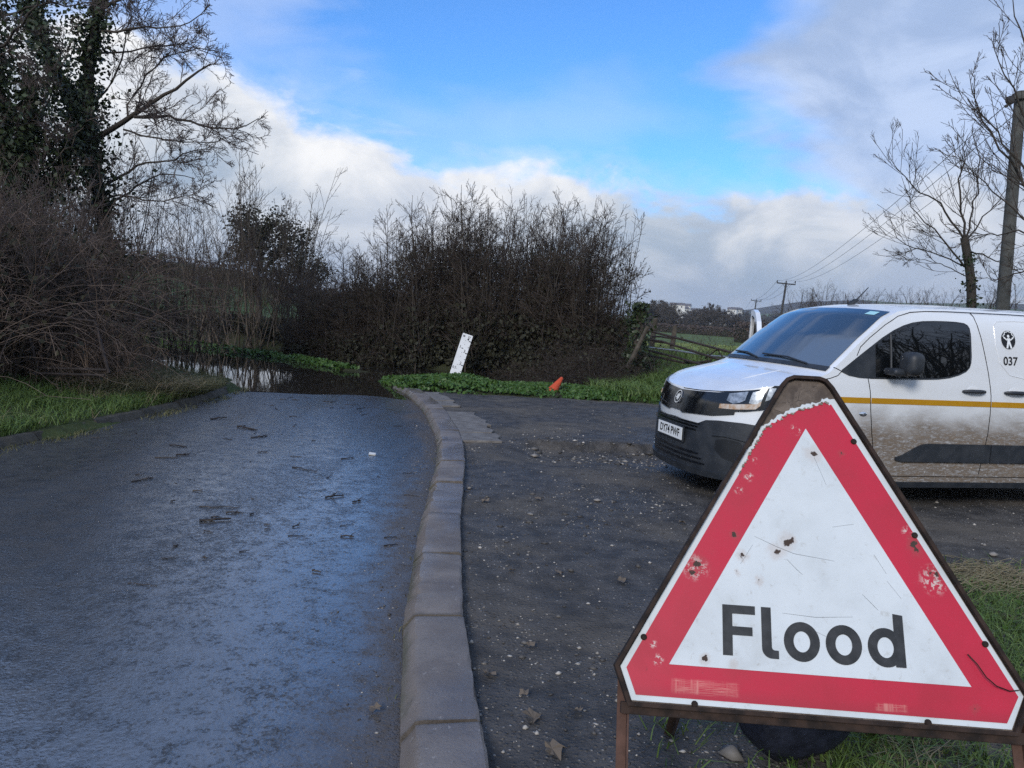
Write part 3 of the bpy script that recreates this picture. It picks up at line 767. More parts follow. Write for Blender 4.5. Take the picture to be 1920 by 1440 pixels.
M_wind = mat_wind()
M_seam = simple('panel_gap', (.006, .006, .007), None, rough=.8, spec=.1)
M_yel = simple('yellow_tape', (.42, .215, .006), (.36, .18, .005), 4, .4, .4)
M_chrome = simple('chrome', (.75, .76, .78), None, rough=.12, metal=1)
M_lens = simple('lamp_lens', (.16, .18, .20), (.42, .45, .48), 30, .22, .6, metal=.5)
M_amber = simple('amber_lens', (.34, .20, .10), (.50, .46, .42), 22, .2, .5)
M_plate = simple('plate_white', (.72, .74, .74), None, rough=.4)
M_ink = simple('black_ink', (.008, .008, .009), None, rough=.5)
M_tyre = simple('tyre_rubber', (.012, .012, .013), (.028, .025, .022), 12, .85, .2)
M_rim = simple('wheel_rim', (.20, .20, .21), (.12, .11, .10), 8, .45, .5, metal=.7)
M_under = simple('underbody', (.006, .006, .006), None, rough=.9, spec=.1)

VW, VA, VN, VLEN = .925, .75, 2.6, 4.40
th = np.linspace(0, math.pi / 2, 90)
ox = VA - VA * np.cos(th) ** (2 / VN); oy = VW * np.sin(th) ** (2 / VN)
ox = np.concatenate([ox, np.linspace(.80, VLEN - .14, 60), VLEN - .14 + .14 * np.sin(np.linspace(.1, math.pi / 2, 8)), [VLEN]])
oy = np.concatenate([oy, np.full(60, VW), VW - .14 + .14 * np.cos(np.linspace(.1, math.pi / 2, 8)), [0.0]])
osn = np.concatenate([[0], np.cumsum(np.hypot(np.diff(ox), np.diff(oy)))])
S_END = osn[-1]
def s_of_x(x): return np.interp(x, ox[:-1], osn[:-1])
def s_of_y(y): return np.interp(y, oy[:90], osn[:90])
FZ = ([.15, .22, .30, .42, .55, .66, .74, .80, .88, .955, 1.05, 1.3], [.05, .02, .0, .0, .005, .018, .02, .035, .055, .085, .14, .14])
WZ = ([.2, .27, .34, .45, .62, .80, 1.0, 1.12, 1.22, 1.4, 1.55, 1.66, 1.73, 1.77, 1.81], [.955, .975, .985, .995, 1.0, .998, .992, .982, .965, .935, .905, .872, .835, .79, .70])
def S(s, z, sg=-1, off=0.0):
    """point on the van's skin: s metres round the plan from the nose, z up, sg -1 = side nearer the road"""
    def raw(s_, z_):
        x0, y0 = np.interp(s_, osn, ox), np.interp(s_, osn, oy)
        return np.array([x0 + np.interp(z_, *FZ) * max(0, 1 - x0 / .9), y0 * np.interp(z_, *WZ), z_])
    p = raw(s, z)
    if off:
        e = .012
        ts = raw(s + e, z) - raw(s - e if s > e else s, z); tz = raw(s, z + e) - raw(s, z - e)
        n_ = np.cross(tz, ts); n_ /= np.linalg.norm(n_)
        if s < .02: n_[1] = 0
        if n_[0] * (-1) + n_[1] < 0: n_ = -n_
        p = p + n_ * off
    return (p[0], sg * p[1], p[2])
ZT = ([0, .1, .3, .5, .8, .93, .99, 1.25, 1.5, 1.63, 1.80, 2.1, 2.4, 3.2, 4.0, 4.26, 4.4], [.955, .985, 1.045, 1.085, 1.145, 1.185, 1.235, 1.475, 1.675, 1.735, 1.765, 1.78, 1.79, 1.79, 1.775, 1.76, 1.755])
BU = ([0, .5, .8, .99, 1.5, 1.8, 2.1, 4.4], [0, .04, .10, .16, .14, .06, 0, 0])
CR = ([0, .2, .5, .9, 1.0, 1.6, 2.0, 4.0, 4.4], [0.0, .035, .05, .03, .015, .03, .045, .045, .02])
def ztop(s):
    return float(np.interp(np.interp(s, osn, ox), *ZT))
def TP(s, q, off=0.0):
    """point on bonnet, windscreen, roof: q -1..1 across"""
    x0 = np.interp(s, osn, ox)
    e = S(s, ztop(s), 1)
    x = e[0] - np.interp(x0, *BU) * (1 - q * q); z = e[2] + np.interp(x0, *CR) * (1 - abs(q) ** 2.5)
    return np.array([x - off * .6, q * e[1], z + off * .8])
# body shell: sides with wheel arches cut out, top, underside
NS, NZ = 190, 26
ss = np.concatenate([np.linspace(0, s_of_x(.9), 70), np.linspace(s_of_x(.9), S_END, NS - 69)[1:]])
arch = [(.885, .335, .385), (3.67, .335, .385)]
for sg, nm in ((-1, 'near'), (1, 'far')):
    pass
mb = MB()
for sg in (-1, 1):
    V = []; F = []
    for s_ in ss:
        zt = ztop(s_)
        for k in range(NZ):
            zb_ = .25 + .04 * max(0, 1 - s_ / 1.2); V.append(S(s_, zb_ + (zt - zb_) * k / (NZ - 1), sg))
    for i in range(len(ss) - 1):
        for k in range(NZ - 1):
            q = (i * NZ + k, i * NZ + k + 1, (i + 1) * NZ + k + 1, (i + 1) * NZ + k)
            c = np.mean([V[a] for a in q], 0)
            if any((c[0] - ax) ** 2 + (c[2] - azz) ** 2 < ar * ar for ax, azz, ar in arch) and abs(c[1]) > .7: continue
            F.append(q if sg > 0 else q[::-1])
    mb.add(V, F)
body = mb.obj('body', M_paint, van, True, angle=50, recalc=False)
mb = MB(); G = []
for s_ in ss: G.append([tuple(TP(s_, q)) for q in np.linspace(-1, 1, 25)])
mb.grid(G); mb.obj('roof_and_bonnet', M_paint2, van, True, angle=50)
mb = MB(); G = []
for s_ in ss:
    e = S(s_, .25, 1); G.append([(e[0], e[1] * q, .285 if s_ < 1.2 else .25) for q in (-1, -.5, 0, .5, 1)])
mb.grid(G); mb.obj('floor_pan', M_under, van)
mb = MB(); mb.box((2.2, 0, .40), (3.6, 1.5, .28)); mb.obj('underbody', M_under, van)

def band(name, mat_, cols, off, rows=6, par='x', sg=-1, parent=None, smooth=True, label=None, skirt=True):
    """a panel lying on the skin; cols: (position, z low, z high)"""
    G = []
    cs = [(s_of_x(c[0]) if par == 'x' else c[0], c[1], c[2]) for c in cols]
    for (s_, a, b_) in cs:
        G.append([S(s_, a + (b_ - a) * k / rows, sg, off) for k in range(rows + 1)])
    mb = MB(); mb.grid(G)
    if skirt:
        ring_ = [(cs[i][0], cs[i][1]) for i in range(len(cs))] + [(cs[-1][0], cs[-1][1] + (cs[-1][2] - cs[-1][1]) * k / rows) for k in range(1, rows + 1)] + [(cs[i][0], cs[i][2]) for i in range(len(cs) - 2, -1, -1)] + [(cs[0][0], cs[0][1] + (cs[0][2] - cs[0][1]) * k / rows) for k in range(rows - 1, 0, -1)]
        a = [S(p[0], p[1], sg, off) for p in ring_]; b_ = [S(p[0], p[1], sg, -.004) for p in ring_]; nn = len(a)
        mb.add(a + b_, [(i, (i + 1) % nn, nn + (i + 1) % nn, nn + i) for i in range(nn)])
    o = mb.obj(name, mat_, parent or van, smooth, angle=50)
    if label: o['label'] = label
    return o
def dense(cols, n):
    c = np.array(cols, float); x = np.linspace(c[0, 0], c[-1, 0], n)
    return [(a, np.interp(a, c[:, 0], c[:, 1]), np.interp(a, c[:, 0], c[:, 2])) for a in x]
def both(cols):      # mirror a panel across the nose (s -> -s handled by building two halves)
    return cols
def seam(pts, r=.0035, sg=-1, par='x', parent=None, mat_=None, name='panel_gap'):
    P = []
    for i in range(len(pts) - 1):
        for k in range(6):
            a = lerp(pts[i], pts[i + 1], k / 6); P.append(a)
    P.append(pts[-1])
    mb = MB(); mb.tube([S(s_of_x(x) if par == 'x' else x, z, sg, .0005) for x, z in P], r, 5); return mb.obj(name, mat_ or M_seam, parent or van)
# near-side window area and glass
WIN = [(1.055, 1.205, 1.222), (1.12, 1.178, 1.270), (1.22, 1.163, 1.345), (1.34, 1.160, 1.432), (1.45, 1.162, 1.510), (1.56, 1.163, 1.575), (1.66, 1.166, 1.620), (1.75, 1.168, 1.648), (1.85, 1.170, 1.664), (1.98, 1.176, 1.672), (2.10, 1.192, 1.675), (2.20, 1.220, 1.674), (2.27, 1.252, 1.668), (2.305, 1.285, 1.652), (2.322, 1.33, 1.625), (2.327, 1.38, 1.58)]
GL = [(x, a + .014, b_ - .014) for (x, a, b_) in WIN if 1.36 < x < 2.31]
for sg in (-1, 1):
    if sg == 1: continue
    wn = band('window_frame', M_plast, WIN, .006, 8, sg=sg)
    band('window', M_glass, [(1.375, 1.175, 1.44)] + GL[1:] , .010, 8, sg=sg)
    mb = MB(); mb.tube([S(s_of_x(1.52), z, sg, .011) for z in (1.18, 1.3, 1.42, 1.535)], .009, 6); mb.obj('window_divider', M_plast, van)
# yellow stripe, split at the panel gaps
band('stripe', M_yel, dense([(.95, .952, 1.0), (1.334, .952, 1.0)], 8), .003, 3)
band('stripe', M_yel, dense([(1.346, .953, 1.0), (2.528, .955, 1.002)], 18), .003, 3)
band('stripe', M_yel, dense([(2.540, .955, 1.002), (4.2, .958, 1.004)], 18), .003, 3)
# panel gaps
seam([(1.305, 1.158), (1.33, 1.05), (1.345, .9), (1.375, .70), (1.41, .53), (1.43, .36)])
seam([(1.20, 1.345), (1.235, 1.42), (1.33, 1.505), (1.48, 1.615), (1.62, 1.695), (1.75, 1.735), (1.92, 1.752), (2.15, 1.762), (2.385, 1.765)])
seam([(2.385, 1.765), (2.40, 1.69), (2.45, 1.48), (2.50, 1.25), (2.53, 1.05), (2.535, .9), (2.53, .72), (2.50, .50), (2.49, .36)])
seam([(2.385, 1.765), (2.8, 1.770), (3.3, 1.770)])
seam([(.46, 1.052), (.60, 1.075), (.80, 1.120), (.95, 1.150), (1.02, 1.175), (1.055, 1.210)])       # bonnet edge
seam([(.98, 1.240), (1.00, 1.235), (1.03, 1.222), (1.055, 1.210)])
seam([(1.44, .335), (2.0, .335), (2.6, .335), (3.25, .335)], .003)
# rub strips
def rub(x0, x1, tip):
    cols = []
    for x in np.linspace(x0, x1, 16):
        t_ = (x - x0) / (x1 - x0); hi = .625 if not tip else .50 + .125 * float(sstep(x, x0 - .02, x0 + .30)); lo = .468 + (.012 * (1 - float(sstep(x, x0, x0 + .05))) if tip else 0)
        cols.append((x, lo, hi))
    return band('rub_strip', M_plast, cols, .022, 5)
rub(1.62, 2.555, True); rub(2.567, 3.25, False)
# sill cover below the doors
band('sill', M_plast, dense([(1.33, .235, .285), (3.25, .235, .285)], 10), .004, 2)
# door handles with their recesses
for x in (2.345, 2.775):
    cols = [(x - .075 + .15 * k / 10, 1.06, 1.075 + .055 * math.sin(math.pi * k / 10) ** .6) for k in range(11)]
    band('handle_recess', M_paint2, cols, .0035, 3)
    hd = MB(); P = [S(s_of_x(x + dx_), 1.085 + .0 * dx_, -1, o_) for dx_, o_ in ((-.115, .006), (-.10, .020), (-.05, .034), (0, .037), (.05, .034), (.10, .020), (.115, .006))]
    hd.tube(P, [.008, .014, .018, .018, .018, .014, .008], 8); hd.obj('door_handle', M_plast, van, True)
# fuel/indicator repeater on the wing
mb = MB(); mb.lathe([(.0, .008), (.014, .007), (.024, .002), (.026, -.004)], 16, 'y'); o = mb.obj('wing_badge', M_chrome, van, True); p = S(s_of_x(1.275), .862, -1, .002); o.location = p; o.rotation_euler = (0, 0, math.pi); o.scale = (1.5, 1, .8)
# pressed panel on the sliding door
seam([(2.62, 1.70), (2.575, 1.66), (2.58, 1.50), (2.62, 1.34), (2.72, 1.24), (2.95, 1.20), (3.2, 1.20)], .004, mat_=M_paint2, name='pressed_line')
seam([(2.62, 1.70), (2.8, 1.712), (3.2, 1.714)], .004, mat_=M_paint2, name='pressed_line')
# round emblem: figure and tree in white on black, and the telephone number
def on_side(x, z, sg=-1, off=.004):
    p = np.array(S(s_of_x(x), z, sg, off)); u = np.array(S(s_of_x(x), z + .02, sg, off)) - p; u /= np.linalg.norm(u)
    r_ = np.array([1., 0, 0]); n_ = np.cross(r_, u)
    return Matrix(((r_[0], u[0], n_[0], p[0]), (r_[1], u[1], n_[1], p[1]), (r_[2], u[2], n_[2], p[2]), (0, 0, 0, 1)))
ME = on_side(2.715, 1.548)
mb = MB(); mb.prism(ell(0, 0, .072, .082, 36), -.004, .0005); em = mb.obj('emblem', M_ink, van); em.matrix_local = ME
mb = MB(); zc_ = (.0005, .0018)
mb.prism([(-.012, -.012), (-.03, -.076), (-.014, -.080), (0, -.035), (.014, -.080), (.03, -.076), (.012, -.012)], *zc_)
mb.prism([(-.012, -.013), (.012, -.013), (.016, .012), (-.016, .012)], *zc_)
mb.prism([(-.016, .002), (-.047, .020), (-.051, .012), (-.018, -.010)], zc_[0], .0017); mb.prism([(.016, .002), (.047, .020), (.051, .012), (.018, -.010)], zc_[0], .0017)
mb.prism(ell(0, .030, .012, .014, 14), *zc_)
for (cx, cyy, a0, a1, rr) in ((-.042, .030, 1.2, 5.2, .016), (-.026, .054, .9, 3.9, .017), (.0, .064, .1, 3.0, .016), (.027, .054, -.8, 2.2, .017), (.043, .030, -2.0, 1.8, .016)):
    arc = [(cx + rr * math.cos(a0 + (a1 - a0) * k / 10), cyy + rr * math.sin(a0 + (a1 - a0) * k / 10)) for k in range(11)]
    arci = [(cx + rr * .55 * math.cos(a0 + (a1 - a0) * k / 10), cyy + rr * .55 * math.sin(a0 + (a1 - a0) * k / 10)) for k in range(11)]
    for k in range(10): mb.prism([arc[k], arc[k + 1], arci[k + 1], arci[k]], zc_[0], .00165)
mb.obj('emblem_figure', M_plate, em)
tx = text_obj('phone_number', '037', .105, M_ink, van, on_side(2.655, 1.358, off=.004), .95, .0005, .0015, 'LEFT')
# nose -------------------------------------------------------------
Y = s_of_y
def nose(name, mat_, cols, off, rows=5, n=20, parent=None):
    """panel given for the near half in y, mirrored to the far half as one mesh"""
    c = dense([(Y(a) if a <= .9 else s_of_x(a - 1), b_, d_) for a, b_, d_ in cols], n)
    G = []
    for (s_, a, b_) in c[::-1]: G.append([S(s_, a + (b_ - a) * k / rows, 1, off) for k in range(rows + 1)])
    for (s_, a, b_) in c[1:] if cols[0][0] == 0 else []: G.append([S(s_, a + (b_ - a) * k / rows, -1, off) for k in range(rows + 1)])
    mb = MB(); mb.grid(G)
    def rimv(o_): return [S(s_, a, 1, o_) for (s_, a, b_) in c[::-1]] + [S(s_, a, -1, o_) for (s_, a, b_) in c[1:]] + [S(s_, b_, -1, o_) for (s_, a, b_) in c[::-1]] + [S(s_, b_, 1, o_) for (s_, a, b_) in c[1:]]
    A, B = rimv(off), rimv(-.01); nn = len(A)
    mb.add(A + B, [(i, (i + 1) % nn, nn + (i + 1) % nn, nn + i) for i in range(nn)])
    return mb.obj(name, mat_, parent or van, True, angle=50)
# 'y' up to .9, then 1+x along the flank
bumper = nose('bumper', M_plast, [(0, .270, .685), (.40, .270, .675), (.50, .270, .72), (.62, .272, .735), (.78, .275, .74), (.86, .280, .73), (1.50, .30, .66), (1.56, .30, .62)], .014, 8, 34)
nose('lip', M_plast, [(0, .245, .30), (.5, .248, .302), (.78, .255, .305), (.9, .265, .31)], .035, 4, 24, bumper)
mask_ = nose('grille_panel', M_gloss, [(0, .775, .930), (.30, .775, .945), (.55, .800, .962), (.80, .845, 1.0)], .010, 6, 26)
mask_['label'] = 'gloss black grille panel across the nose'
nose('chin_trim', M_gloss, [(0, .752, .775), (.12, .752, .775), (.125, .738, .775), (.55, .765, .798), (.72, .80, .835)], .016, 2, 24)
seam([(0, .945), (Y(.3), .957), (Y(.55), .975), (Y(.80), 1.012), (Y(.885), 1.045)], .004, par='s')
# lower intake slats
for z in (.335, .375, .415): nose('grille_slat', M_gloss, [(0, z, z + .016), (.42 + (z - .33) * -.5, z, z + .016), (.55 + (z - .33) * -1.0, z + .004, z + .014)], .024, 2, 14, bumper)
for z in (.610, .640, .668): nose('grille_slat', M_gloss, [(0, z, z + .014), (.34 - (z - .61) * .1, z, z + .014), (.40 + (z - .61) * .6, z + .002, z + .012)], .022, 2, 12, bumper)
# fog lamp pocket
for sg in (-1, 1):
    band('fog_pocket', M_fog, dense([(Y(.62), .49, .57), (Y(.68), .43, .59), (Y(.78), .40, .58), (Y(.83), .43, .50)], 12), .0155, 4, 's', sg, bumper)
    band('fog_ridge', M_plast, dense([(Y(.585), .60, .640), (Y(.70), .61, .650), (Y(.82), .59, .635)], 10), .030, 3, 's', sg, bumper)
    # headlamp: black housing, lens pieces, indicator
    hl = band('headlight', M_gloss, dense([(Y(.52), .815, .955), (Y(.66), .818, .985), (Y(.78), .835, 1.012), (Y(.86), .865, 1.042), (s_of_x(.38), .905, 1.066), (s_of_x(.47), .965, 1.070), (s_of_x(.505), 1.02, 1.062)], 22), .016, 5, 's', sg)
    band('lens', M_lens, dense([(Y(.645), .905, .962), (Y(.70), .885, .976), (Y(.74), .900, .990), (Y(.765), .925, .996)], 8), .0215, 3, 's', sg, hl)
    band('lens', M_lens, dense([(Y(.79), .905, .995), (Y(.83), .895, 1.015), (Y(.86), .905, 1.026), (s_of_x(.335), .95, 1.035)], 8), .0215, 3, 's', sg, hl)
    band('lens', M_lens, dense([(s_of_x(.36), .935, 1.04), (s_of_x(.41), .955, 1.045), (s_of_x(.435), .985, 1.03)], 6), .0215, 3, 's', sg, hl)
    band('indicator', M_amber, dense([(Y(.60), .835, .872), (Y(.72), .842, .884), (Y(.83), .862, .905), (s_of_x(.335), .892, .93)], 12), .0225, 2, 's', sg, hl)
# number plate
pc = np.array(S(0, .555, 1, .022))
mb = MB(); mb.box((0, 0, 0), (.52, .111, .006)); pl = mb.obj('number_plate', M_plate, van, bevel=.002)
MP = Matrix(((0, 0, -1, pc[0] - .012), (-1, 0, 0, 0), (0, 1, 0, pc[2]), (0, 0, 0, 1)))
pl.matrix_local = MP
text_obj('plate_text', 'DY74 PWF', .098, M_ink, pl, Matrix.Translation((0, -.002, .0038)), .93, .0004, .0022)
mb = MB(); mb.box((0, .0, 0), (.56, .14, .012)); o = mb.obj('plate_mount', M_plast, van, bevel=.003); o.matrix_local = Matrix.Translation((.008, 0, 0)) @ MP
# badge on the nose: ring with a stylised winged beast
mb = MB(); RO = .062
for k in range(28):
    a0, a1 = 2 * math.pi * k / 28, 2 * math.pi * (k + 1) / 28
    mb.prism([(RO * math.cos(a0), RO * math.sin(a0)), (RO * math.cos(a1), RO * math.sin(a1)), (RO * .88 * math.cos(a1), RO * .88 * math.sin(a1)), (RO * .88 * math.cos(a0), RO * .88 * math.sin(a0))], 0, .006)
mb.prism([(-.050, -.012), (-.028, .004), (-.036, .030), (-.014, .018), (.008, .040), (.010, .016), (.034, .030), (.030, .008), (.018, -.004), (.030, -.022), (.010, -.016), (.012, -.042), (-.008, -.022), (-.022, -.040), (-.020, -.016)], 0, .005)
bd = mb.obj('badge', M_chrome, van); pb = S(0, .862, 1, .012)
bd.matrix_local = Matrix(((0, .35, -.94, pb[0] - .002), (-1, 0, 0, 0), (0, .94, .35, pb[2]), (0, 0, 0, 1)))
# bonnet crease and windscreen ---------------------------------------
mb = MB(); G = []
for x in np.linspace(.985, 1.60, 22):
    s_ = s_of_x(x); G.append([tuple(TP(s_, q, .008)) for q in np.linspace(-.945, .945, 23)])
mb.grid(G); ws = mb.obj('windscreen', M_wind, van, True)
mb = MB(); G = []
for x in np.linspace(.945, .99, 4):
    s_ = s_of_x(x); G.append([tuple(TP(s_, q, .010)) for q in np.linspace(-.96, .96, 23)])
mb.grid(G); mb.obj('cowl', M_plast, van, True)
M_stick = simple('window_sticker', (.35, .62, .66), None, rough=.4)
mb = MB(); mb.grid([[tuple(TP(s_of_x(x), q, .011)) for q in (-.86, -.80, -.74)] for x in (1.51, 1.54, 1.57)]); mb.obj('window_sticker', M_stick, ws)
for q0 in (-.72, .05):     # wipers
    mb = MB(); mb.tube([tuple(TP(s_of_x(.98), q0, .02)), tuple(TP(s_of_x(1.015), q0 + .3, .024)), tuple(TP(s_of_x(1.02), q0 + .72, .022))], .008, 6); mb.obj('wiper', M_plast, van)
for q0 in (-.55, .55):
    mb = MB(); mb.tube([tuple(TP(s_of_x(x), q0 * (1 - .1 * (x - .3)), -.010)) for x in np.linspace(.25, .9, 10)], [.004, .010, .013, .014, .014, .014, .013, .012, .010, .004], 8); mb.obj('bonnet_crease', M_paint2, van, True)
# roof aerial
a0 = TP(s_of_x(1.80), .0, .0); mb = MB()
mb.tube([a0 + np.array([-.03, 0, -.01]), a0 + np.array([.02, 0, .03]), a0 + np.array([.06, 0, .045])], [.028, .024, .012], 8); mb.tube([a0 + np.array([.03, 0, .03]), a0 + np.array([.16, 0, .17])], [.008, .004], 6); mb.obj('aerial', M_plast, van, True)
# door mirror
def rbox(name, size, mat_, parent, loc, bev):
    mb = MB(); mb.box((0, 0, 0), size); me = mb.mesh(name)
    bm = bmesh.new(); bm.from_mesh(me); bmesh.ops.bevel(bm, geom=bm.edges[:], offset=bev, segments=4, affect='EDGES', profile=.5); bm.to_mesh(me); bm.free()
    me.polygons.foreach_set('use_smooth', np.ones(len(me.polygons), bool))
    return link(name, me, mat_, parent, loc)
mir = rbox('door_mirror', (.15, .19, .20), M_plast, van, (1.585, -1.055, 1.305), .062)
rbox('mirror_arm', (.16, .16, .06), M_plast, mir, (-.075, .07, -.075), .025)

# driver's door standing open on the far side
hx, hy, ang = 1.34, .90, D2R(66)
door = empty('open_door', (hx, hy, 0), ang); door.parent = van
def dfr(name, poly, y0, y1, mat_):
    mb = MB(); mb.prism(poly, y0, y1, lambda a, b_, c: (a, c, b_)); return mb.obj(name, mat_, door, bevel=.006)
dfr('door_skin', [(0, .34), (1.12, .34), (1.16, .9), (1.14, 1.17), (0, 1.15)], -.03, .03, M_paint2)
out = [(-.02, 1.15), (.10, 1.38), (.34, 1.60), (.55, 1.70), (.80, 1.735), (1.02, 1.73), (1.07, 1.60), (1.12, 1.35), (1.14, 1.17)]
inn = [(.08, 1.19), (.17, 1.35), (.38, 1.54), (.57, 1.63), (.80, 1.665), (.96, 1.66), (1.0, 1.55), (1.04, 1.35), (1.05, 1.19)]
mb = MB()
for i in range(len(out) - 1): mb.prism([out[i], out[i + 1], inn[i + 1], inn[i]], -.025, .025, lambda a, b_, c: (a, c, b_))
mb.obj('door_frame', M_paint2, door)
dfr('door_glass', inn, -.004, .004, M_glass)
# wheels and arch trims
for (ax, azz, ar) in arch:
    for sg in (-1, 1):
        wh = empty('wheel', (ax, sg * .79, .325)); wh.parent = van
        mb = MB(); mb.lathe([(.20, -.10), (.29, -.105), (.318, -.09), (.325, -.06), (.325, .06), (.318, .09), (.29, .105), (.20, .10)], 40, 'y'); mb.obj('tyre', M_tyre, wh, True, angle=40)
        mb = MB(); mb.lathe([(.0, sg * .055), (.05, sg * .06), (.06, sg * .04), (.17, sg * .065), (.19, sg * .09), (.205, sg * .098), (.205, -sg * .09)], 32, 'y'); mb.obj('rim', M_rim, wh, True)
        for k in range(8):
            q = 2 * math.pi * k / 8; mb = MB(); mb.box((0, 0, 0), (.10, .012, .045), Matrix.Rotation(q, 3, 'Y')); mb.obj('spoke', M_under, wh, loc=(.12 * math.cos(q), sg * .058, -.12 * math.sin(q)))
        mb = MB(); P1 = []
        for q in np.linspace(-.12, math.pi + .12, 30):
            P1.append(S(s_of_x(ax - .395 * math.cos(q)), max(.245, azz + .395 * math.sin(q)), sg, .004))
        mb.tube(P1, .024, 8); mb.obj('arch_trim', M_plast, van, True)
        mb = MB(); G = []
        for q in np.linspace(-.2, math.pi + .2, 24): G.append([(ax - .395 * math.cos(q), sg * yy, azz + .395 * math.sin(q)) for yy in (.90, .6)])
        mb.grid(G); mb.obj('wheel_well', M_under, van)

# ------------------------------------------------------------------ plants: tubes and leaves
def tubes_np(groups, sides):
    """groups: list of (P (m,n,3), r (m,n)) -> vertices, faces"""
    Vs, Fs, base = [], [], 0
    for P, r in groups:
        m_, n_ = P.shape[:2]
        T = np.gradient(P, axis=1); T /= np.linalg.norm(T, axis=2, keepdims=True) + 1e-9
        ref = np.where(np.abs(T[..., 2:3]) < .9, np.array([0, 0, 1.]), np.array([1., 0, 0]))
        A = np.cross(T, ref); A /= np.linalg.norm(A, axis=2, keepdims=True) + 1e-9
        B = np.cross(T, A)
        k = sides if isinstance(sides, int) else sides
        q = np.arange(k) * 2 * np.pi / k
        V = P[:, :, None, :] + r[:, :, None, None] * (A[:, :, None, :] * np.cos(q)[None, None, :, None] + B[:, :, None, :] * np.sin(q)[None, None, :, None])
        idx = base + np.arange(m_ * n_ * k).reshape(m_, n_, k)
        j = np.roll(idx, -1, axis=2)
        F = np.stack([idx[:, :-1], j[:, :-1], j[:, 1:], idx[:, 1:]], -1).reshape(-1, 4)
        Vs.append(V.reshape(-1, 3)); Fs.append(F); base += m_ * n_ * k
    return np.concatenate(Vs), [np.concatenate(Fs)]
def norm(a): return a / (np.linalg.norm(a, axis=-1, keepdims=True) + 1e-9)
def grow_from(rng, P, r, per, t0, t1, lr, ang, npts, wob, up, rr=.55, taper=.25, lmin=.05, droop=0.0):
    """children of every polyline in P (m,n,3): per children each"""
    m_, n_ = P.shape[:2]
    t = rng.uniform(t0, t1, (m_, per)); f = t * (n_ - 1); i0 = np.clip(f.astype(int), 0, n_ - 2); fr = (f - i0)[..., None]
    mm = np.arange(m_)[:, None]
    base = P[mm, i0] * (1 - fr) + P[mm, i0 + 1] * fr
    tan = norm(P[mm, i0 + 1] - P[mm, i0])
    rb = (r[mm, i0] * (1 - fr[..., 0]) + r[mm, i0 + 1] * fr[..., 0]) * rr
    plen = np.linalg.norm(np.diff(P, axis=1), axis=2).sum(1)[:, None]
    L = np.maximum(plen * lr * (1.15 - .75 * t) * rng.uniform(.6, 1.25, t.shape), lmin)
    rv = norm(rng.normal(size=base.shape)); side = norm(np.cross(tan, rv))
    a = np.radians(ang) * rng.uniform(.65, 1.3, t.shape)[..., None]
    d = norm(tan * np.cos(a) + side * np.sin(a))
    base, d, L, rb = base.reshape(-1, 3), d.reshape(-1, 3), L.reshape(-1), rb.reshape(-1)
    return walk(rng, base, d, L, rb, npts, wob, up, taper, droop)
def walk(rng, base, d, L, r0, npts, wob, up, taper=.25, droop=0.0):
    m_ = len(base); P = np.zeros((m_, npts, 3)); P[:, 0] = base; st = (L / (npts - 1))[:, None]
    for i in range(1, npts):
        d = norm(d + rng.normal(size=d.shape) * wob + np.array([0, 0, up - droop * i / npts]))
        P[:, i] = P[:, i - 1] + d * st
    r = r0[:, None] * np.linspace(1, taper, npts)[None]
    return P, r
def leaves_np(rng, C, size, flat=0.0, aspect=.7, vary=.5):
    """one quad leaf at each centre"""
    m_ = len(C)
    n_ = norm(rng.normal(size=(m_, 3)) + np.array([0, -flat * .3, flat])); a = norm(np.cross(n_, rng.normal(size=(m_, 3)))); b = np.cross(n_, a)
    s = size * rng.uniform(1 - vary, 1 + vary, (m_, 1))
    fold = n_ * s * .25
    V = np.stack([C - a * s, C + b * s * aspect - fold * .6, C + a * s, C - b * s * aspect - fold * .6], 1)
    return V.reshape(-1, 3), np.arange(m_ * 4).reshape(m_, 4)
def blades_np(rng, X, h, wd, lean=.35, curve=.5):
    """grass blades: two quads and a tip, at root points X (m,3)"""
    m_ = len(X); az_ = rng.uniform(0, 2 * np.pi, m_); ld = np.stack([np.cos(az_), np.sin(az_), np.zeros(m_)], 1)
    wa = rng.uniform(0, 2 * np.pi, m_); wv = np.stack([np.cos(wa), np.sin(wa), np.zeros(m_)], 1) * (wd * rng.uniform(.6, 1.3, m_))[:, None]
    hh = (h * rng.uniform(.45, 1.25, m_))[:, None]; ln = hh * (lean * rng.uniform(.2, 1.8, m_))[:, None]
    up_ = np.array([0, 0, 1.])
    p1 = X + up_ * hh * .55 + ld * ln * .35; p2 = X + up_ * hh * (1 - .25 * lean) + ld * ln * (1 + curve * .5)
    V = np.stack([X - wv, X + wv, p1 + wv * .75, p1 - wv * .75, p2], 1)
    b = np.arange(m_)[:, None] * 5
    return V.reshape(-1, 3), [b + np.array([[0, 1, 2, 3]]), b + np.array([[3, 2, 4]])]
def join(parts):
    Vs, out, base = [], {}, 0
    for V, Fl in parts:
        Vs.append(V)
        for f in (Fl if isinstance(Fl, list) else [Fl]):
            out.setdefault(f.shape[1], []).append(f + base)
        base += len(V)
    return np.concatenate(Vs), [np.concatenate(v) for v in out.values()]

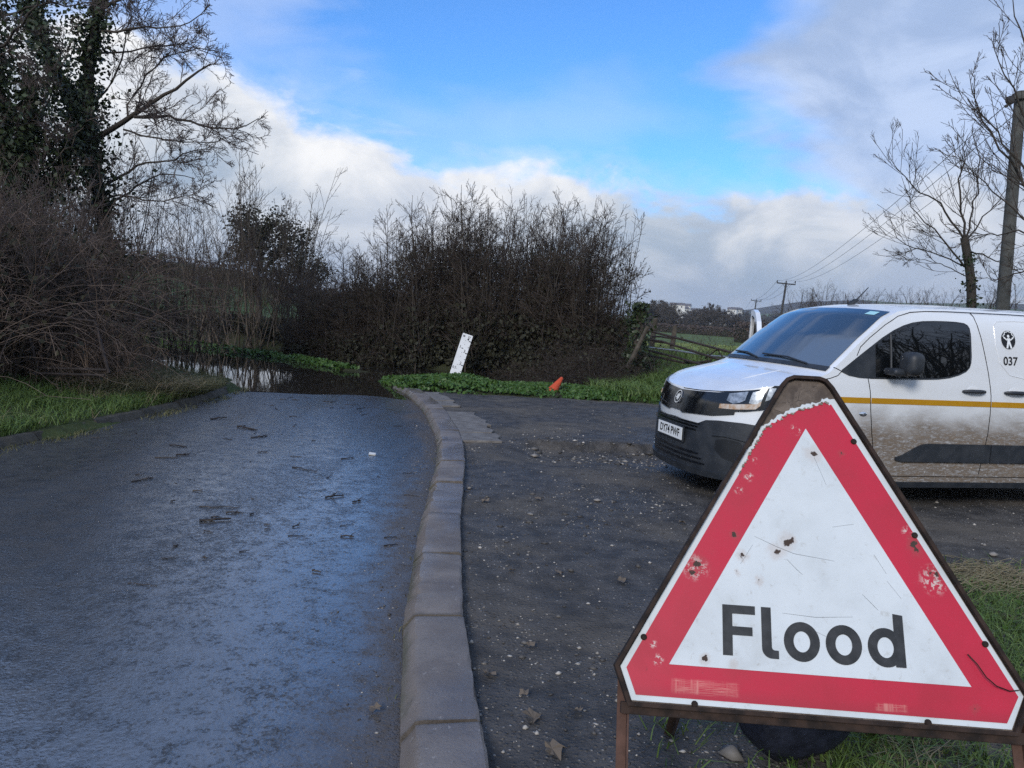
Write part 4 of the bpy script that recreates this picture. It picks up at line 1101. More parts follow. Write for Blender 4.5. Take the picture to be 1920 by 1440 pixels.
M_bark = leafy('bark_dark', (.024, .020, .016), (.066, .055, .045), .85)
M_twig = leafy('twig_brown', (.026, .020, .017), (.080, .062, .050), .8)
M_twigp = leafy('twig_pale', (.050, .040, .030), (.13, .105, .080), .8)
M_twigd = leafy('twig_purple_brown', (.036, .027, .026), (.115, .090, .080), .85)  # the twigs' own purple-brown, varied from piece to piece
M_bramble = leafy('bramble_cane', (.045, .031, .027), (.17, .125, .095), .75)
M_brambled = leafy('bramble_cane_dark', (.018, .014, .012), (.060, .047, .038), .8)
M_bramble2 = leafy('bramble_cane_reddish', (.075, .046, .034), (.22, .155, .105), .75)
M_ivy = leafy('ivy_leaf', (.012, .019, .009), (.042, .060, .024), .45)
M_leafd = leafy('dark_undergrowth', (.012, .013, .008), (.036, .036, .020), .7)
M_nettle = leafy('ground_ivy', (.020, .050, .010), (.060, .120, .025), .5)
M_grass = leafy('grass_blade', (.032, .075, .014), (.110, .160, .042), .5)
M_grassd = leafy('grass_dry', (.10, .085, .045), (.25, .21, .13), .7)
M_mossg = leafy('grass_olive', (.055, .065, .020), (.130, .120, .055), .6)

def shrub_meshes(name, seed, h=4.2, stems=24, spread=.55, fan=.28, side=12, sub=4, r0=.020, leafy_n=1500, leafz=(.1, 1.9), leafr=.8, wob=.07, up=.06, lo=.0038, specks=0, ang=40, tlow=.12):
    rng = np.random.default_rng(seed)
    base = np.stack([rng.normal(0, spread * .5, stems), rng.normal(0, spread * .35, stems), np.full(stems, -.1)], 1)
    d = norm(np.stack([rng.normal(0, fan, stems), rng.normal(0, fan, stems), np.ones(stems)], 1))
    L = h * rng.uniform(.62, 1.04, stems); rr = r0 * rng.uniform(.5, 1.4, stems)
    P0, q0 = walk(rng, base, d, L, rr, 9, wob, up, .2)
    P1, q1 = grow_from(rng, P0, q0, side, tlow, .98, .27, ang, 5, .16, .07, .5, .25)
    P2, q2 = grow_from(rng, P1, q1, sub, .15, 1.0, .42, 42, 3, .12, .05, .6, .4)
    Vst, Fst = tubes_np([(P0, np.maximum(q0, .004))], 5)
    Vtw, Ftw = tubes_np([(P1, np.maximum(q1, lo)), (P2, np.maximum(q2, lo * .8))], 3)
    ms = mesh_np(name + '_stems', Vst, Fst, True); mt_ = mesh_np(name + '_twigs', Vtw, Ftw)
    out = [('stems', ms), ('twigs', mt_)]
    if leafy_n:
        th_ = rng.uniform(0, 2 * np.pi, leafy_n); rad = leafr * np.sqrt(rng.uniform(0, 1, leafy_n)); z = leafz[0] + (leafz[1] - leafz[0]) * rng.beta(1.0, 1.6, leafy_n)
        C = np.stack([rad * np.cos(th_), rad * np.sin(th_) * .8, z], 1)
        V, Fq = leaves_np(rng, C, .055)
        if specks:
            Q = P2.reshape(-1, 3); Q = Q[(Q[:, 2] > h * .22) & (Q[:, 2] < h * .74)]; C2 = Q[rng.integers(0, len(Q), specks)]; V2, F2 = leaves_np(rng, C2, .022); V, Fq = np.concatenate([V, V2]), np.concatenate([Fq, F2 + len(V)])
        out.append(('foliage', mesh_np(name + '_foliage', V, [Fq])))
    return out
def plant(name, parts, mats, loc, rz=0, sx=1.0, sz=1.0, label=None, cat='shrub', group=None, tilt=0):
    o = empty(name, loc, rz); o.scale = (sx, sx, sz); o.rotation_euler = (tilt, 0, rz)
    for pn, me_ in parts:
        if pn not in mats: continue
        if not me_.materials: me_.materials.append(mats[pn])
        c_o = link(pn, me_, None, o)
        if pn in ('twigs', 'foliage', 'canes', 'crown', 'ivy', 'stems'): c_o['kind'] = 'stuff'
    tag(o, label, cat, group); return o
def gz(x, y): return float(ground_z(x, y))

# --- hedge behind the depth gauge
HS = [shrub_meshes('hawthorn%d' % k, 100 + k, h=4.2, stems=26, side=17, sub=7, leafy_n=2600, leafz=(.0, 1.5), leafr=.85, lo=.0046, specks=1400, fan=.13, ang=50) for k in range(4)]
MH = dict(stems=M_bark, twigs=M_twig, foliage=M_leafd)
hedge = [(-6.2, 22.4, 2.6), (-5.4, 21.6, 3.0), (-4.6, 21.1, 3.5), (-3.9, 20.8, 4.0), (-3.1, 20.6, 4.5), (-2.4, 20.5, 4.7), (-1.7, 20.4, 4.7), (-1.0, 20.3, 4.5), (-.3, 20.1, 4.4), (.3, 19.9, 4.4), (.9, 19.6, 4.6), (1.4, 19.4, 4.6), (1.85, 19.2, 4.5), (2.25, 19.1, 4.2)]
for i, (x, y, h) in enumerate(hedge):
    for row in (0, 1):
        hh = h * (1 if row == 0 else .86) * rnd.uniform(.94, 1.06)
        xx, yy = x + rnd.uniform(-.2, .2) + (.4 if row else 0), y + row * .9 + rnd.uniform(-.15, .15)
        if row and i > 10: continue
        plant('hedge_shrub', HS[(i * 2 + row * 3) % 4], MH, (xx, yy, gz(xx, yy) - .05), rnd.uniform(0, 6.28), rnd.uniform(.85, 1.05), hh / 4.2, 'bare leafless shrub of the tall hedge behind the white depth gauge', 'shrub', 'shrubs of the tall hedge behind the depth gauge')
# --- darker lower hedge where the road bends away
HL = [shrub_meshes('thorn%d' % k, 140 + k, h=2.6, stems=12, side=9, sub=3, leafy_n=1300, leafz=(.0, .5), leafr=.9, r0=.014, tlow=.5) for k in range(2)]
ML = dict(stems=M_bark, twigs=M_twigd, foliage=M_leafd)
for i, (x, y, h) in enumerate([(-6.1, 22.2, 2.3), (-7.1, 23.0, 2.3), (-8.0, 24.0, 2.4), (-9.0, 24.8, 2.6), (-10.0, 25.7, 2.7), (-11.1, 26.5, 2.9), (-12.3, 27.4, 3.0), (-13.6, 28.2, 3.1), (-15.2, 29, 3.2), (-7.6, 25.2, 2.6), (-9.6, 27.2, 3.0), (-11.8, 28.8, 3.3), (-5.6, 23.6, 2.4), (-4.4, 22.4, 2.2)]):
    plant('hedge_shrub', HL[i % 2], ML, (x + 1.0, y + .9, gz(x + 1.0, y + .9) - .1), rnd.uniform(0, 6.28), rnd.uniform(.8, 1.0), h / 2.6, 'low dark shrub of the hedge along the flooded bend', 'shrub', 'shrubs along the flooded bend')
# --- tall pale saplings in that hedge
SP = [shrub_meshes('sapling%d' % k, 170 + k, h=5.4, stems=22, spread=1.0, fan=.28, side=14, sub=4, r0=.024, leafy_n=0, wob=.05, up=.03, lo=.0052, tlow=.28) for k in range(2)]
for k, (x, y, h) in enumerate([(-8.6, 25.0, 5.9), (-10.4, 26.0, 5.5), (-7.3, 24.6, 4.7)]):
    plant('sapling_clump', SP[k % 2], dict(stems=M_twigp, twigs=M_twig), (x, y, gz(x, y)), 1.3 * k, 1.0, h / 5.2, ['tallest fan of pale bare saplings rising over the flooded bend', 'fan of pale bare saplings next to the big dark trees', 'smaller fan of pale bare saplings left of the hedge gap'][k], 'shrub', 'bare saplings over the flooded bend')
# --- undergrowth of arching brambles at the hedge foot
def bramble_mesh(name, seed, n=170, h=1.3, spread=.7, leafn=300, arch_=1.0, L=(1.2, 2.8)):
    rng = np.random.default_rng(seed)
    base = np.stack([rng.normal(0, spread, n), rng.normal(0, spread * .7, n), np.full(n, -.05)], 1)
    d = norm(np.stack([rng.normal(0, .5, n), rng.normal(0, .5, n), np.full(n, 1.0)], 1))
    P0, q0 = walk(rng, base, d, h * rng.uniform(*L, n), .0075 * rng.uniform(.5, 1.3, n), 10, .10, .0, .3, .55 * arch_)
    P0[..., 2] = np.maximum(P0[..., 2], .02)
    P1, q1 = grow_from(rng, P0, q0, 5, .15, .95, .24, 45, 4, .18, -.02, .7, .4)
    P2, q2 = grow_from(rng, P1, q1, 2, .2, .95, .4, 45, 3, .15, -.02, .8, .5)
    V, Fq = tubes_np([(P0, np.maximum(q0, .003)), (P1, np.maximum(q1, .0025)), (P2, np.maximum(q2, .0022))], 3)
    out = [('canes', mesh_np(name, V, Fq))]
    if leafn:
        C = P1.reshape(-1, 3)[rng.integers(0, len(P1) * 4, leafn)] + rng.normal(0, .05, (leafn, 3))
        V, Fq = leaves_np(rng, C, .035); out.append(('foliage', mesh_np(name + '_leaf', V, [Fq])))
    return out
BR = [bramble_mesh('bramble%d' % k, 200 + k, n=220, spread=.55, leafn=500, L=(.6, 1.35)) for k in range(3)]
MBR = dict(canes=M_brambled, foliage=M_leafd)
for i in range(26):
    if 6 < i < 19: continue
    x = -4.6 + 7.0 * (i / 25) + rnd.uniform(-.15, .15); y = 20.2 + rnd.uniform(-.2, .3) + (max(0, -2.2 - x) * .7) - 2.0 * float(sstep(x, .0, 1.4))
    plant('bramble', BR[i % 3], MBR, (x, y, gz(x, y)), rnd.uniform(0, 6), rnd.uniform(.7, 1.0), rnd.uniform(.75, 1.1), 'low dark bramble at the foot of the tall hedge', 'bramble', 'brambles at the foot of the tall hedge')
for i in range(9):
    x = .5 + 1.7 * i / 8; y = 17.3 + rnd.uniform(-.3, .5)
    plant('bramble', BR[i % 3], MBR, (x, y, gz(x, y) - .02), rnd.uniform(0, 6), rnd.uniform(.5, .7), rnd.uniform(.45, .7), 'low dark bramble at the foot of the tall hedge', 'bramble', 'brambles at the foot of the tall hedge')
# --- left bank: thicket of brambles and thorn
BT = [bramble_mesh('thicket%d' % k, 220 + k, n=120, h=1.9, spread=.65, leafn=500, arch_=.55, L=(.9, 1.8)) for k in range(3)]
TH = [shrub_meshes('bank_thorn%d' % k, 240 + k, h=3.0, stems=34, spread=1.0, fan=.26, side=14, sub=6, leafy_n=1500, leafz=(.0, 2.0), leafr=.9, r0=.013, ang=44) for k in range(2)]
spots = [(-7.3, 8.6), (-7.0, 9.6), (-6.9, 10.6), (-7.5, 11.6), (-8.1, 12.6), (-9.0, 13.9), (-8.6, 9.2), (-8.4, 10.6), (-8.5, 12.0), (-8.9, 13.4), (-9.4, 15.0), (-9.6, 11.5), (-9.5, 13.6), (-9.2, 15.6), (-9.2, 8.0)]
for i, (x, y) in enumerate(spots):
    plant('bramble', BT[i % 3], dict(canes=M_bramble, foliage=M_leafd), (x, y, gz(x, y) - .03), rnd.uniform(0, 6), rnd.uniform(.85, 1.05), rnd.uniform(.85, 1.1), 'tall tangled bramble on the grassy bank', 'bramble', 'tangled brambles on the grassy bank')
    if True:
        plant('thorn_shrub', TH[i % 2], dict(stems=M_bark, twigs=M_twigd, foliage=M_leafd), (x - .15, y + .2, gz(x, y)), rnd.uniform(0, 6), 1.0, rnd.uniform(.9, 1.08), 'dense purple-brown thorn shrub on the grassy bank', 'shrub', 'thorn shrubs on the grassy bank')
# bent reddish canes spilling towards the water
BD = [bramble_mesh('spill%d' % k, 260 + k, n=230, h=.80, spread=.5, leafn=0, arch_=1.6, L=(1.2, 2.6)) for k in range(2)]
for i, (x, y, s_) in enumerate([(-6.7, 11.0, .9), (-6.8, 11.8, .9), (-7.2, 12.6, .85), (-8.0, 13.6, .85), (-6.3, 10.9, .7)]):
    plant('bramble', BD[i % 2], dict(canes=M_bramble2), (x, y, gz(x, y) - .02), 1.1 * i, s_, s_, 'bent reddish-brown canes spilling off the bank towards the water', 'bramble', 'reddish canes beside the flood water')

# ------------------------------------------------------------------ trees
def poly3(pts, Y, dY=0.0):
    return np.array([at(u, v, Y + dY * i / max(1, len(pts) - 1)) for i, (u, v) in enumerate(pts)])
def refine(P, n):
    P = np.asarray(P, float); s = np.concatenate([[0], np.cumsum(np.linalg.norm(np.diff(P, axis=0), axis=1))])
    t = np.linspace(0, s[-1], n); Q = np.stack([np.interp(t, s, P[:, k]) for k in range(3)], 1)
    for _ in range(2): Q[1:-1] = Q[1:-1] * .5 + (Q[:-2] + Q[2:]) * .25
    return Q
def tree_from_limbs(name, seed, trunk, limbs, base, mats, label, group=None, lv=((11, .40, 45, 7, .17, .05), (8, .44, 42, 5, .19, .06), (7, .5, 45, 3, .2, .05)), ivy=None, rmin=.0046, crook=.0):
    """trunk/limbs: list of (points world, r0, r1). Geometry is stored relative to base."""
    rng = np.random.default_rng(seed); base = np.asarray(base, float)
    tr, ml = [], []
    for P, a, b in trunk: Q = refine(P, 14) - base; tr.append((Q[None], np.linspace(a, b, 14)[None]))
    for P, a, b in limbs: Q = refine(P, 12) - base; Q[1:-1] += rng.normal(0, .03, (10, 3)); ml.append((Q, np.linspace(a * .64, b * .6, 12)))
    LP = np.stack([q for q, _ in ml]); LR = np.stack([r for _, r in ml])
    c1 = grow_from(rng, LP, LR, lv[0][0], .15, 1.0, *lv[0][1:], .40, .25, lmin=.35)
    c2 = grow_from(rng, *c1, lv[1][0], .12, 1.0, *lv[1][1:], .5, .35, lmin=.18)
    c3 = grow_from(rng, *c2, lv[2][0], .12, 1.0, *lv[2][1:], .7, .5, lmin=.09)
    V, Fq = tubes_np(tr + [(LP, LR)], 8); o = empty(name, base)
    link('trunk', mesh_np(name + '_trunk', V, Fq, True), mats['trunk'], o)
    V, Fq = tubes_np([(c1[0], np.maximum(c1[1], rmin * 1.3))], 5); V2, F2 = tubes_np([(c2[0], np.maximum(c2[1], rmin)), (c3[0], np.maximum(c3[1], rmin * .8))], 3)
    VV, FF = join([(V, Fq), (V2, F2)]); link('crown', mesh_np(name + '_crown', VV, FF), mats['crown'], o)['kind'] = 'stuff'
    if ivy:
        Cs = []
        for (P, n_, rad) in ivy:
            Q = refine(P, 40) - base; k = rng.integers(0, 40, n_); rr = rad * np.abs(rng.normal(0, .55, n_))[:, None]
            clump = 1 + .8 * np.sin(k * .9 + seed)[:, None]
            Cs.append(Q[k] + norm(rng.normal(size=(n_, 3))) * rr * clump)
        V, Fq = leaves_np(rng, np.concatenate(Cs), .044); link('ivy', mesh_np(name + '_ivy', V, [Fq]), M_ivy, o)['kind'] = 'stuff'
    tag(o, label, 'tree', group); return o
MT = dict(trunk=M_bark, crown=M_twigd)
YT = 16.5
b1 = np.array([*at(205, 640, YT)[:2], 0]); b1[2] = gz(b1[0], b1[1]) - .1
trunkA = [b1, at(205, 480, YT), at(190, 380, YT), at(170, 290, YT), at(160, 200, YT), at(168, 90, YT), at(190, -10, YT), at(205, -120, YT)]
trunkB = [at(170, 290, YT), at(135, 200, YT + .5), at(95, 110, YT + .6), at(60, 30, YT + .8), at(40, -80, YT + 1)]
limbsA = [([at(165, 270, YT), at(232, 230, YT - .2), at(272, 203, YT - .4), at(310, 176, YT - .6), at(345, 152, YT - .8), at(395, 120, YT - 1)], .105, .025),
          ([at(252, 219, YT - .3), at(300, 217, YT - .5), at(345, 226, YT - .8), at(400, 238, YT - 1.1), at(445, 246, YT - 1.4), at(485, 222, YT - 1.6)], .055, .012),
          ([at(232, 243, YT - .3), at(280, 256, YT - .7), at(330, 268, YT - 1), at(375, 270, YT - 1.2), at(422, 256, YT - 1.5)], .032, .010),
          ([at(240, 222, YT), at(236, 190, YT), at(262, 160, YT + .2), at(290, 120, YT + .3), at(330, 95, YT + .3), at(415, 95, YT)], .038, .010),
          ([at(185, 60, YT), at(240, 55, YT - .4), at(290, 50, YT - .7), at(335, 52, YT - 1), at(360, 30, YT - 1.2), at(390, 10, YT - 1.4)], .045, .010),
          ([at(175, 100, YT), at(220, 97, YT + .3), at(262, 96, YT + .5), at(310, 80, YT + .6), at(360, 85, YT + .8), at(420, 110, YT + 1)], .035, .010),
          ([at(200, 345, YT), at(250, 315, YT - .3), at(290, 303, YT - .5), at(335, 298, YT - .8), at(380, 280, YT - 1)], .05, .012),
          ([at(205, 390, YT), at(250, 350, YT + .4), at(290, 330, YT + .6), at(330, 325, YT + .8), at(365, 335, YT + 1)], .045, .012),
          ([at(190, 20, YT), at(235, -10, YT), at(280, -20, YT - .2), at(330, -30, YT - .4), at(400, -40, YT - .6)], .05, .012),
          ([at(165, 200, YT), at(200, 165, YT + .2), at(225, 120, YT + .4), at(240, 60, YT + .5), at(250, -10, YT + .6)], .04, .012),
          ([at(198, 360, YT), at(255, 372, YT - .5), at(300, 378, YT - .8), at(345, 370, YT - 1), at(375, 360, YT - 1.2)], .035, .010)]
tree_from_limbs('ivy_tree', 31, [(trunkA, .17, .07), (trunkB, .12, .05)], limbsA, b1, MT, 'leaning ivy-clad tree with long bare boughs reaching over the road', None, ivy=[(trunkA, 17000, .46), (trunkB, 10000, .46)])
b2 = np.array([*at(20, 640, 15.0)[:2], 0]); b2[2] = gz(b2[0], b2[1]) - .1
tB = [b2, at(25, 500, 15), at(20, 380, 15), at(10, 250, 15), at(-10, 120, 15), at(-30, 0, 15)]
lB = [([at(-60, 150, 15), at(0, 84, 14.6), at(35, 62, 14.3), at(58, 25, 14.1), at(75, -15, 14)], .06, .02), ([at(-40, 100, 15), at(10, 20, 15), at(60, 5, 15), at(130, 10, 14.8), at(190, 5, 14.6)], .045, .012),
      ([at(10, 300, 15), at(60, 260, 15.3), at(90, 200, 15.5), at(110, 120, 15.6), at(120, 60, 15.8)], .035, .012), ([at(20, 330, 15), at(60, 330, 15), at(110, 300, 15), at(150, 250, 15), at(165, 200, 15)], .035, .012), ([at(15, 300, 15), at(40, 220, 14.6), at(60, 150, 14.5), at(75, 90, 14.4)], .03, .01)]
tree_from_limbs('ivy_tree', 32, [(tB, .15, .07)], lB, b2, MT, 'ivy-smothered tree at the left edge above the thicket', None, ivy=[(tB, 15000, .85), ([at(40, 330, 15), at(60, 250, 15), at(55, 150, 15)], 3500, .6), ([at(60, 380, 15.5), at(110, 330, 15.5), at(130, 260, 15.5)], 3500, .6)])
# understorey of thin upright stems round the two trees
US = shrub_meshes('understorey', 301, h=5.2, stems=30, spread=1.4, fan=.16, side=12, sub=4, r0=.016, leafy_n=0, leafz=(.5, 4.2), leafr=1.1, wob=.06, up=.05)
for i, (x, y, h) in enumerate([(-9.2, 16.2, 5.2), (-8.0, 16.8, 4.6), (-10.6, 15.6, 5.6), (-11.6, 16.6, 6.0), (-7.4, 17.0, 3.8), (-9.8, 17.5, 5.6)]):
    plant('hazel_clump', US, dict(stems=M_bark, twigs=M_twigd, foliage=M_ivy), (x, y, gz(x, y)), 1.1 * i, .9, h / 5.2, 'upright bare stems crowding round the ivy-clad trees', 'shrub', 'bare stems round the ivy-clad trees')
# round dark tree on the rise behind the saplings
def round_tree(name, seed, h, rad, n_leaf, leaf=.10, tr_r=.14, b0=.18, sp=.55):
    rng = np.random.default_rng(seed)
    base = np.zeros((9, 3)); base[:, 2] = h * b0; base[:, :2] = rng.normal(0, .05, (9, 2))
    d = norm(np.stack([rng.normal(0, sp, 9), rng.normal(0, sp, 9), np.ones(9)], 1))
    P0, q0 = walk(rng, base, d, np.full(9, h * (.90 - b0)), np.full(9, tr_r * .5), 8, .16, .03, .2)
    P1, q1 = grow_from(rng, P0, q0, 9, .25, 1, .5, 48, 6, .18, .04, .55, .25); P2, q2 = grow_from(rng, P1, q1, 6, .15, 1, .45, 45, 4, .2, .04, .6, .3)
    trk = walk(rng, np.array([[0, 0, -.2]]), np.array([[0, 0, 1.]]), np.array([h * .5]), np.array([tr_r]), 6, .05, .1, .6)
    V, Fq = tubes_np([trk, (P0, q0)], 6); out = [('trunk', mesh_np(name + '_trunk', V, Fq, True))]
    V, Fq = tubes_np([(P1, np.maximum(q1, .008)), (P2, np.maximum(q2, .006))], 3)
    parts = [(V, Fq)]
    out.append(('crown', mesh_np(name + '_crown', *join(parts))))
    if n_leaf:
        C = P2.reshape(-1, 3)[rng.integers(0, P2.shape[0] * 4, n_leaf)] + rng.normal(0, .18, (n_leaf, 3)); V, Fq = leaves_np(rng, C, leaf); out.append(('foliage', mesh_np(name + '_fol', V, [Fq])))
    return out
RT = round_tree('oak', 41, 5.0, 2.5, 5000, .055, b0=.44, sp=.9)
RB = round_tree('bare', 42, 7.0, 2.6, 0)
RB2 = round_tree('bare_b', 43, 7.0, 2.6, 0)
MR = dict(trunk=M_bark, crown=M_brambled, foliage=M_leafd)
x, y = at(490, 520, 36)[:2]; plant('ivy_oak', RT, MR, (x, y, gz(x, y) - .2), .4, 1.3, 1.15, 'round dark ivy-covered tree behind the pale saplings', 'tree')
x, y = at(565, 560, 34)[:2]; plant('ivy_thorn', RT, MR, (x, y, gz(x, y) - .2), 2.4, .8, .70, 'smaller dark thorn tree just right of the round ivy tree', 'tree')
# --- right-hand trees
YR = 22.0
b3 = np.array([*at(1826, 600, YR)[:2], 0]); b3[2] = gz(b3[0], b3[1]) - .1
tC = [b3, at(1822, 590, YR), at(1821, 520, YR), at(1812, 470, YR), at(1808, 445, YR)]
lC = [([at(1810, 455, YR), at(1805, 400, YR), at(1800, 340, YR), at(1806, 280, YR), at(1825, 240, YR)], .06, .012), ([at(1810, 460, YR), at(1822, 400, YR), at(1838, 330, YR), at(1832, 280, YR)], .05, .012),
      ([at(1808, 450, YR), at(1780, 400, YR - .3), at(1745, 362, YR - .5), at(1705, 350, YR - .8), at(1678, 318, YR - 1), at(1660, 275, YR - 1)], .05, .008), ([at(1808, 500, YR), at(1770, 450, YR - .4), at(1728, 410, YR - .7), at(1700, 380, YR - .9), at(1690, 330, YR - 1)], .045, .008),
      ([at(1812, 500, YR), at(1775, 480, YR), at(1735, 475, YR), at(1700, 460, YR), at(1675, 440, YR), at(1668, 400, YR)], .035, .008), ([at(1815, 520, YR), at(1780, 500, YR), at(1740, 490, YR), at(1690, 480, YR)], .025, .008),
      ([at(1812, 470, YR), at(1850, 480, YR + .4), at(1890, 500, YR + .6), at(1930, 520, YR + .8)], .04, .010), ([at(1810, 455, YR), at(1840, 410, YR + .3), at(1870, 380, YR + .5), at(1900, 330, YR + .8)], .04, .010)]
tree_from_limbs('bare_ash', 51, [(tC, .15, .11)], lC, b3, dict(trunk=M_bark, crown=M_twig), 'bare forked tree with ivy on its trunk left of the grey pole', 'trees beyond the van', lv=((10, .50, 34, 8, .055, .075), (5, .42, 34, 5, .07, .07), (3, .42, 36, 3, .09, .06)), ivy=[(tC[:4], 3000, .17)])
YQ = 15.5
b4 = np.array([*at(2010, 640, YQ)[:2], 0]); b4[2] = gz(b4[0], b4[1]) - .1
tD = [b4, at(2000, 520, YQ), at(1985, 420, YQ), at(1975, 350, YQ)]
lD = [([at(1985, 420, YQ), at(1930, 360, YQ), at(1890, 310, YQ), at(1850, 240, YQ), at(1822, 185, YQ), at(1818, 140, YQ)], .055, .010), ([at(1980, 390, YQ), at(1930, 330, YQ), at(1885, 270, YQ), at(1840, 215, YQ), at(1795, 165, YQ)], .045, .008),
      ([at(1978, 330, YQ), at(1940, 260, YQ), at(1910, 190, YQ), at(1880, 130, YQ), at(1858, 70, YQ)], .05, .008), ([at(1975, 300, YQ), at(1950, 180, YQ), at(1920, 90, YQ), at(1900, 20, YQ), at(1890, -30, YQ)], .05, .010),
      ([at(1990, 460, YQ), at(1940, 440, YQ), at(1890, 430, YQ), at(1840, 450, YQ), at(1800, 440, YQ)], .04, .008), ([at(1995, 500, YQ), at(1940, 500, YQ), at(1890, 520, YQ), at(1850, 520, YQ)], .04, .008), ([at(1990, 480, YQ), at(1930, 420, YQ), at(1880, 370, YQ), at(1830, 330, YQ), at(1785, 290, YQ)], .04, .008)]
tree_from_limbs('bare_ash', 52, [(tD, .16, .10)], lD, b4, dict(trunk=M_bark, crown=M_twig), 'bare tree at the right edge with branches arching across the grey pole', 'trees beyond the van', lv=((11, .46, 36, 8, .055, .075), (5, .42, 36, 5, .07, .06), (3, .42, 38, 3, .09, .05)))
# row of bare trees far behind the van
for i, (u, Y, h) in enumerate([(1510, 62, 5.6), (1548, 64, 6.2), (1580, 70, 6.0), (1610, 72, 6.2), (1640, 74, 6.6), (1668, 76, 6.0), (1700, 66, 6.4), (1738, 64, 6.2), (1770, 60, 6.0), (1850, 56, 6.0), (1890, 52, 6.2), (1525, 78, 6.0)]):
    x, y = at(u, 610, Y)[:2]; z = gz(x, y)
    plant('field_tree', RB if i % 2 else RB2, dict(trunk=M_bark, crown=M_twig), (x, y, z), 1.7 * i, .62, h / 7, 'slim bare tree in the row far beyond the van roof', 'tree', 'bare trees in the row beyond the van roof')
# trees and hedge behind the viewer, seen only as reflections in the van's side window
for i, (x, y, h) in enumerate([(12.5, .8, 6.5), (14.5, -1.6, 7.5), (17.5, -.5, 7.5), (19, -4.5, 8.5), (13.5, 3.4, 6.5), (22, -2.5, 8)]):
    plant('roadside_tree', RB if i % 2 else RB2, dict(trunk=M_bark, crown=M_twig), (x, y, gz(x, y)), 1.7 * i, .95, h / 7, 'bare tree seen only as a reflection in the van side window', 'tree', 'trees reflected in the van side window')
# stand-alone far trees: the hedgerow trees and woods of the middle distance
FT = round_tree('far', 44, 8.0, 4.0, 9000, .11, .2, b0=.12, sp=.8)
M_far = leafy('far_twigs', (.045, .040, .038), (.085, .075, .068), .9)  # greyer, lighter twig tone: distance haze put into the colour
k_ = 0
for (u, Y, h, sx_) in [(1232, 175, 7.5, 1.3), (1250, 180, 7.5, 1.3), (1268, 190, 6.0, 1.2), (1215, 165, 7.0, 1.3), (1300, 230, 7.0, 1.4), (1322, 235, 7.5, 1.5), (1338, 200, 8.2, 1.3), (1352, 230, 7.0, 1.5), (1372, 210, 5.5, 1.3), (1288, 300, 8.0, 1.8), (1310, 420, 11, 2.0), (1365, 420, 11, 2.2), (1395, 430, 10, 2.2), (1425, 300, 6.0, 1.4), (1440, 250, 4.5, 1.2), (1475, 160, 4, 1.0), (1345, 520, 13, 2.6), (1240, 520, 13, 2.6), (1405, 560, 13, 2.6), (1450, 600, 12, 2.4), (1490, 420, 9, 2.0)]:
    x, y = at(u, 610, Y)[:2]
    plant('distant_tree', FT, dict(trunk=M_bark, crown=M_far, foliage=M_far), (x, y, gz(x, y) - .5), 1.3 * k_, sx_ * .75, h / 8, 'distant dark tree beyond the green field', 'tree', 'distant trees beyond the green field'); k_ += 1
# far field hedges (continuous clipped hedges, one thing each)
def field_hedge(name, a, b, h, wd, label, seed, n=9000, leaf=.09):
    rng = np.random.default_rng(seed); a, b = np.array(a[:2]), np.array(b[:2]); L = np.linalg.norm(b - a); d = (b - a) / L; nn = np.array([-d[1], d[0]])
    m_ = int(L / 1.0) + 2; G = []
    mb = MB()
    for i in range(m_):
        t_ = i / (m_ - 1); p = a + (b - a) * t_; z0 = gz(*p) - .2; w2 = wd * (.33 + rng.uniform(-.04, .04)); hh = h * rng.uniform(.72, .86)
        G.append([(p[0] + nn[0] * q * w2, p[1] + nn[1] * q * w2, z0 + hh * zz_ + .2) for q, zz_ in ((-1, -.3), (-1.05, .5), (-.8, .92), (0, 1), (.8, .92), (1.05, .5), (1, -.3))])
    mb.grid(G); o = mb.obj(name, M_leafd, None, True)
    t_ = rng.uniform(0, 1, n); q = rng.uniform(-1.1, 1.1, n) * wd * .45; P_ = a[None] + (b - a)[None] * t_[:, None] + nn[None] * q[:, None]
    z = ground_z(P_[:, 0], P_[:, 1]) + rng.uniform(.1, 1.08, n) * h
    V, Fq = leaves_np(rng, np.stack([P_[:, 0], P_[:, 1], z], 1), leaf); link('foliage', mesh_np(name + '_f', V, [Fq]), M_twigd, o)['kind'] = 'stuff'
    tag(o, label, 'hedge'); return o
g = lambda u, Y: at(u, 610, Y)
field_hedge('field_hedge', g(1190, 128), g(1405, 104), 1.25, 1.4, 'long low clipped hedge closing the far side of the green field', 61)
field_hedge('field_hedge', g(1388, 78), g(1640, 62), 1.9, 1.8, 'taller dark hedge running behind the van bonnet', 62)
field_hedge('field_hedge', (-75, 96), (9, 62), 1.9, 2.2, 'dark hedge line climbing the hill beyond the tall shrubs', 63, 12000, .12)
field_hedge('field_hedge', g(1180, 330), g(1600, 360), 2.5, 3, 'thin hedge across the farther fields', 64, 1800, .3)
field_hedge('field_hedge', g(1420, 700), g(1900, 900), 6, 8, 'hazy wooded hedge on the far hillside', 65, 1500, .9)
